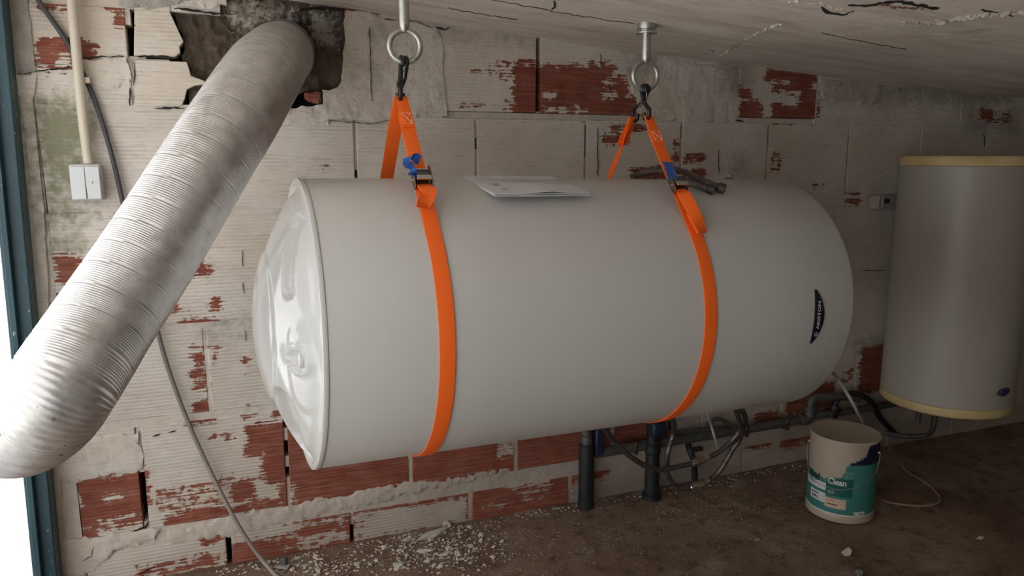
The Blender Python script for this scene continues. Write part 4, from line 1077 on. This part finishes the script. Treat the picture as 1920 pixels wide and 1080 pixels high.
braided('braided steel hose looping lowest, almost touching the floor', [TP(.89, -1.85), at(1264, 800, 1.79), at(1252, 850, 1.80), at(1252, 890, 1.81), at(1275, 916, 1.82), at(1312, 908, 1.82), at(1345, 888, 1.82), at(1372, 845, 1.81), at(1390, 808, 1.77), TP(1.095, -1.85)], 5)
wt = tube('plastic_tube', [TP(.985, -1.75), at(1329, 782, 1.70), at(1333, 795, 1.84), at(1340, 820, 1.86), at(1347, 842, 1.90)], .0038, WTUBE, None, 10, 6)
tag(wt, 'thin white plastic tube dangling behind the braided hoses', 'tube')

# ------------------------------------------------------------------ paint bucket
BB = fl(1573, 957); BX, BY = BB.x, BB.y
def zat(px, py): d = ray(px, py); t = (BY)/d.y; return CAMH+d.z*t
BHt = zat(1578, 812)
RB, RTp = .1000, .1010
_w = proj((BX, BY, .1))[0]; 
bang = math.atan2(-BY, -BX)                      # direction from the bucket to the camera
print('bucket', BX, BY, BHt, (Vector((BX, BY, 0))-Vector((0, 0, 0))).length)
bu = thing('paint_bucket', 'open cream paint bucket with a teal label and dribbled paint', 'bucket', (BX, BY, 0))
MBk = Matrix.Translation((BX, BY, .002))
KB = .0965/.1
RB *= KB; RTp *= KB
rz = lambda z: RB+(RTp-RB)*z/BHt
lathe('body', [(0, 0), (RB-.004, 0), (RB+.0005, .003), (RB+.0015, .012), (RB+.0012, .021), (RB, .023), (rz(.15), .15), (RTp, BHt-.004), (RTp+.002, BHt-.003), (RTp+.002, BHt), (RTp-.0015, BHt+.001), (RTp-.002, BHt-.004), (RB-.003, .01), (0, .008)], BUCK, bu, MBk, 96)
lathe('rim', [(RTp-.002, BHt-.004), (RTp+.0028, BHt-.0035), (RTp+.0034, BHt-.001), (RTp+.002, BHt+.0018), (RTp-.001, BHt+.001)], PAINTC, bu, MBk, 96)
# angle helper: u = -1..1 across the face seen by the camera (as in the photograph), f = height fraction
def BP(u, f, off=0): 
    a = bang + math.asin(max(-1, min(1, u))) if False else bang + math.asin(max(-.999, min(.999, u)))
    z = f*BHt+.002; r = rz(z)+off; return Vector((BX+r*math.cos(a), BY+r*math.sin(a), z))
def BPA(a, f, off=0): z = f*BHt+.002; r = rz(z)+off; return Vector((BX+r*math.cos(bang+a), BY+r*math.sin(bang+a), z))
def bshell(name, a0, a1, f0, f1, off, mat, keep=None, nu=60, nf=40, parent=None):
    V = []; F = []
    for j in range(nf+1):
        for i in range(nu+1): V.append(BPA(a0+(a1-a0)*i/nu, f0+(f1-f0)*j/nf, off))
    for j in range(nf):
        for i in range(nu):
            a = a0+(a1-a0)*(i+.5)/nu; f = f0+(f1-f0)*(j+.5)/nf
            if keep is None or keep(a, f): q = j*(nu+1)+i; F.append((q, q+1, q+nu+2, q+nu+1))
    o = mesh(name, V, F, mat, parent or bu); return o
def xa(x): return math.asin(max(-.99, min(.99, (x-370)/315)))
# where the cream dribble ends: cream above/left of this line
def cream(a, f):
    nz = .035*noise.noise(Vector((a*9, f*26, 1)))+.02*noise.noise(Vector((a*40, f*50, 4)))
    pts = [(-1.6, .56), (xa(75), .55), (xa(200), .51), (xa(330), .535), (xa(380), .60), (xa(415), .73), (xa(560), .82), (xa(600), .99), (1.6, 1.1)]
    for (p, q), (r, s) in zip(pts[:-1], pts[1:]):
        if p <= a <= r: lim = q+(s-q)*(a-p)/(r-p); break
    else: lim = .6
    return f > lim+nz*1.3
bshell('label', -1.75, 1.95, .115, .735, .0006, TEALL, lambda a, f: not cream(a, f), 190, 80)
bshell('label_edge', -1.75, 1.95, .098, .115, .0006, STWH, None, 90, 1)
bshell('navy_band', -.1, 1.95, .735, .965, .0006, NAVY, lambda a, f: not cream(a, f), 110, 40)
bshell('green_box', xa(240), xa(475), .33, .56, .0010, DGREEN, lambda a, f: not cream(a, f-.02), 40, 30)
bshell('white_box', xa(68), xa(238), .37, .46, .0010, STWH, None, 30, 6)
bshell('white_sticker', xa(105), xa(240), .215, .335, .0012, STWH, None, 20, 4)
bshell('peach_sticker', xa(240), xa(425), .18, .30, .0014, PEACH, None, 24, 4)
bshell('green_smear', xa(340), xa(475), .56, .65, .0010, simple('smeared_label', (.10, .24, .20), .6), lambda a, f: noise.noise(Vector((a*30, f*70, 7))) > -.02 and not cream(a, f), 60, 30)
for (x, f_) in ((500, .105), (548, .108)): bshell('white_box', xa(x), xa(x+44), f_, f_+.055, .0014, STWH, None, 8, 2)
def bw(txt, size, x, f, mat, off=.0018, bold=.0003, sx=1.0, al='LEFT'):
    A0 = xa(x); r = RB; return words(txt, size, lambda X, Y: BPA(A0+X/r, f+Y/BHt, off), mat, 'lettering', bu, al, bold, sx)
bw('Vinyl', .028, 84, .475, simple('dark_green_print', (.006, .02, .018), .5), sx=.86, bold=.0008, off=.0022)
bw('Clean', .026, 252, .475, WINK, sx=.86, bold=.0006)
bw('BASE PR', .0072, 118, .292, BKINK, bold=.0002); bw('4,95 L', .0105, 118, .242, BKINK, bold=.0005)
bw('A+', .010, 552, .118, BKINK, bold=.0003); bw('c', .010, 508, .118, BKINK, bold=.0003)
for k, (x, f_, w) in enumerate(((256, .385, .018), (256, .370, .020), (256, .355, .018), (255, .268, .024), (258, .218, .030), (84, .425, .035), (84, .410, .03))):
    A0 = xa(x); bshell('print_line', A0, A0+w/RB, f_, f_+(.012 if f_ < .22 else .0045), .0019, BKINK if f_ < .22 or x < 100 else WINK if x == 256 else RUST, None, 6, 1)
# bail handle with its pivot knobs
for a_ in (-1.45, 1.30):
    P = BPA(a_, .84, .002); dd = Vector((math.cos(bang+a_), math.sin(bang+a_), 0)); q = dd.to_track_quat('Z', 'Y').to_matrix().to_4x4(); q.translation = P
    lathe('handle_pivot', [(.005, -.003), (.0045, .002), (.003, .003), (0, .0035)], ZINC, bu, q, 16)
hp_ = []
A_, B_ = BPA(-1.45, .84, .005), BPA(1.30, .84, .005)
for k in range(21):
    t = k/20; a_ = -1.45+2.75*t; f_ = .84-.42*math.sin(PI*t)**.8
    hp_.append(BPA(a_, max(f_, .42), .005+.004*math.sin(PI*t)))
# the wire hangs behind on the left and shows on the right side of the label
hp2 = [BPA(1.30, .84, .005), BPA(1.27, .72, .004), BPA(1.12, .62, .0035), BPA(.80, .54, .003), BPA(.45, .48, .003), BPA(.2, .445, .003), BPA(-.2, .42, .003), BPA(-.9, .44, .004), BPA(-1.35, .6, .005), BPA(-1.45, .84, .005)]
tube('wire_handle', hp2, .0011, simple('grey_wire_handle', (.30, .30, .28), .4, .6), bu, 8, 8)
ctb = tube('drain_tube', [on_tank(1545, 690, -.01)+Vector((0, .03, .02)), at(1566, 704, 1.66), at(1585, 732, 1.65), at(1606, 770, 1.63), at(1618, 800, BY+.05), Vector((BX+.045, BY+.03, BHt-.07)), Vector((BX+.03, BY+.02, .06))], .0048, CLEARP, None, 12, 8)
tag(ctb, 'milky clear tube dropping from the tank into the paint bucket', 'tube')

# thin hose loop on the floor
lp = tube('thin_hose', [fl(1690, 862, .006), fl(1696, 880, .006), fl(1735, 905, .006), fl(1757, 925, .006), fl(1762, 940, .006), fl(1740, 948, .006), fl(1700, 947, .006), fl(1660, 940, .006), fl(1630, 925, .006)], .0036, BROWNH, None, 8, 8)
tag(lp, 'thin tan tube lying in a loop on the floor behind the bucket', 'tube')

# ------------------------------------------------------------------ rubble
def lump(name, label, cat, P, sx, sy, sz, rot, mat, seed, grp=None, sub=2):
    bm = bmesh.new(); bmesh.ops.create_icosphere(bm, subdivisions=sub, radius=1)
    for v in bm.verts:
        n = .75*noise.noise(v.co*1.5+Vector((seed, 0, 0)))+.35*noise.noise(v.co*3.5+Vector((0, seed, 0)))
        v.co *= 1+n; v.co.z = max(v.co.z, -.5)
        v.co = Vector((v.co.x*sx, v.co.y*sy, v.co.z*sz))
    bmesh.ops.rotate(bm, verts=bm.verts, cent=(0, 0, 0), matrix=Matrix.Rotation(rot, 3, 'Z'))
    for v in bm.verts: v.co += Vector((P.x, P.y, fz(P.x, P.y)+sz*.5))
    o = frombm(name, bm, mat); sharp(o, 28); return tag(o, label, cat, grp)
G = 'fallen plaster pieces on the floor'
for (px, py, sx, sy, sz, rot, lab) in [
    (812, 1003, .042, .013, .010, .25, 'largest fallen plaster piece, long and pale, against the foot of the wall'),
    (838, 985, .013, .010, .011, .6, 'rounded pale plaster lump at the tip of the longest plaster piece'),
    (796, 1034, .016, .010, .006, -.5, 'oval pale plaster flake just below the longest plaster piece'),
    (842, 1030, .012, .009, .008, .9, 'upright pale plaster crumb to the right below the longest piece'),
    (836, 1040, .018, .005, .005, .1, 'thin pale plaster splinter below the longest piece'),
    (859, 1040, .009, .008, .007, .4, 'small pale plaster crumb right of the thin plaster splinter'),
    (750, 1062, .018, .015, .010, .2, 'grey dusty plaster lump near the bottom edge, below the longest piece'),
    (722, 1027, .012, .009, .007, .2, 'pale plaster crumb left of the longest plaster piece'),
    (768, 1012, .016, .010, .007, .5, 'dusty plaster chunk touching the left end of the longest piece'),
    (802, 1052, .010, .006, .005, .1, 'small pale flake near the bottom edge below the oval flake'),
    (902, 1014, .008, .006, .006, .7, 'pale crumb on bare floor right of the plaster rubble'),
    (942, 1016, .008, .006, .005, .3, 'pale crumb farthest right of the plaster rubble')]:
    lump('plaster_piece', lab, 'plaster', fl(px, py), sx, sy, sz, rot, CHUNK, px*.013, G)
fk = fl(1588, 1038)
V = [fk+Vector((x, y, z+fz(fk.x, fk.y)+.003)) for x, y, z in ((-.013, -.008, .0), (-.002, -.014, .004), (.012, -.006, .010), (.013, .009, .012), (.002, .013, .004), (-.011, .010, .001))]
V2 = [v-Vector((0, 0, .002)) for v in V]
o = mesh('paint_flake', V+V2, [tuple(range(6)), tuple(range(6, 12))]+[(k, (k+1) % 6, 6+(k+1) % 6, 6+k) for k in range(6)], CHUNK); tag(o, 'white paint flake lying alone on the floor in front of the bucket', 'paint flake')
lump('stone', 'small grey stone beside a dry leaf at the bottom edge of the floor', 'stone', fl(1612, 1074), .014, .011, .009, .3, simple('grey_stone', (.16, .13, .11), .9, var=.2), 4.2)
P = fl(1594, 1066)
o = mesh('dry_leaf', [P+Vector(v) for v in ((-.008, -.012, .004), (.004, -.012, .006), (.008, .0, .010), (.004, .016, .022), (-.004, .006, .018), (-.010, -.002, .008), (-.008, -.012, .003), (.004, -.012, .005), (.008, .0, .009), (.004, .016, .021), (-.004, .006, .017), (-.010, -.002, .007))],
         [(0, 1, 2, 5), (2, 3, 4, 5), (6, 11, 8, 7), (8, 11, 10, 9)]+[(k, (k+1) % 6, 6+(k+1) % 6, 6+k) for k in range(6)], simple('brown_leaf', (.13, .06, .035), .8, var=.2)); tag(o, 'curled brown dry leaf at the bottom edge of the floor', 'leaf')
lump('pebble', 'tiny reddish pebble on the floor left of the bucket', 'stone', fl(1420, 1012), .006, .005, .005, 0, simple('red_pebble', (.30, .16, .11), .9), 2.1)
lump('pebble', 'pale pebble on the floor right of the bucket', 'stone', fl(1838, 1009), .010, .006, .004, 0, CHUNK, 7.7)
# grey plug by the cable
P = fl(531, 1064)
gp = thing('pipe_clip', 'small grey plastic clip lying on the floor at the end of the cable', 'clip', tuple(P))
MG = Matrix.Translation(P+Vector((0, 0, .004))) @ Matrix.Rotation(-.5, 4, 'Z')
o = box('body', (0, .004, .012), (.018, .014, .022), simple('dark_grey_plastic', (.07, .075, .08), .5, var=.1), gp, MG, .002)
box('foot', (.004, -.004, .001), (.030, .020, .005), simple('dusty_plastic', (.30, .30, .28), .7, var=.2), gp, MG, .0015)
# loose crumbs: uncountable
rnd = random.Random(3); V = []; F = []
def chip(P, s):
    b = len(V); a = rnd.uniform(0, PI); e = rnd.uniform(.35, 1); h = s*rnd.uniform(.15, .5)
    k = rnd.choice((4, 5)); z = fz(P.x, P.y)+.0015
    tl = rnd.uniform(-.4, .4)
    for top in (0, 1):
        for j in range(k):
            an = 2*PI*j/k+rnd.uniform(-.4, .4); x, y = s*math.cos(an)*(1-.25*top), s*e*math.sin(an)*(1-.25*top)
            V.append((P.x+x*math.cos(a)-y*math.sin(a), P.y+x*math.sin(a)+y*math.cos(a), z+top*h+tl*x*.5))
    F.append(tuple(range(b, b+k))[::-1]); F.append(tuple(range(b+k, b+2*k)))
    for j in range(k): F.append((b+j, b+(j+1) % k, b+k+(j+1) % k, b+k+j))
def scatter(n, cx, cy, sx, sy, s0, s1):
    for _ in range(n):
        P = fl(rnd.gauss(cx, sx), rnd.gauss(cy, sy))
        if P.y > 1.985 or P.y < .2: continue
        chip(P, rnd.uniform(s0, s1)*rnd.random()**.8+s0*.4)
scatter(900, 810, 1030, 75, 24, .0015, .0058)
scatter(500, 940, 1010, 150, 30, .0010, .0032)
scatter(450, 1330, 950, 110, 26, .0010, .0032)
scatter(380, 600, 1062, 75, 14, .0016, .0065)
scatter(60, 810, 1030, 60, 20, .006, .011)
scatter(25, 620, 1062, 60, 12, .006, .010)
scatter(350, 1420, 1000, 190, 40, .0008, .0022)
scatter(200, 1500, 960, 300, 60, .0006, .0018)
for _ in range(500):
    x = rnd.uniform(-.1, 2.2); P = Vector((x, 1.985-abs(rnd.gauss(0, .03)), 0)); chip(P, rnd.uniform(.0015, .005))
o = mesh('paint_crumbs', V, F, CHIP); tag(o, 'scattered pale paint and plaster crumbs on the floor along the wall', 'debris', kind='stuff')
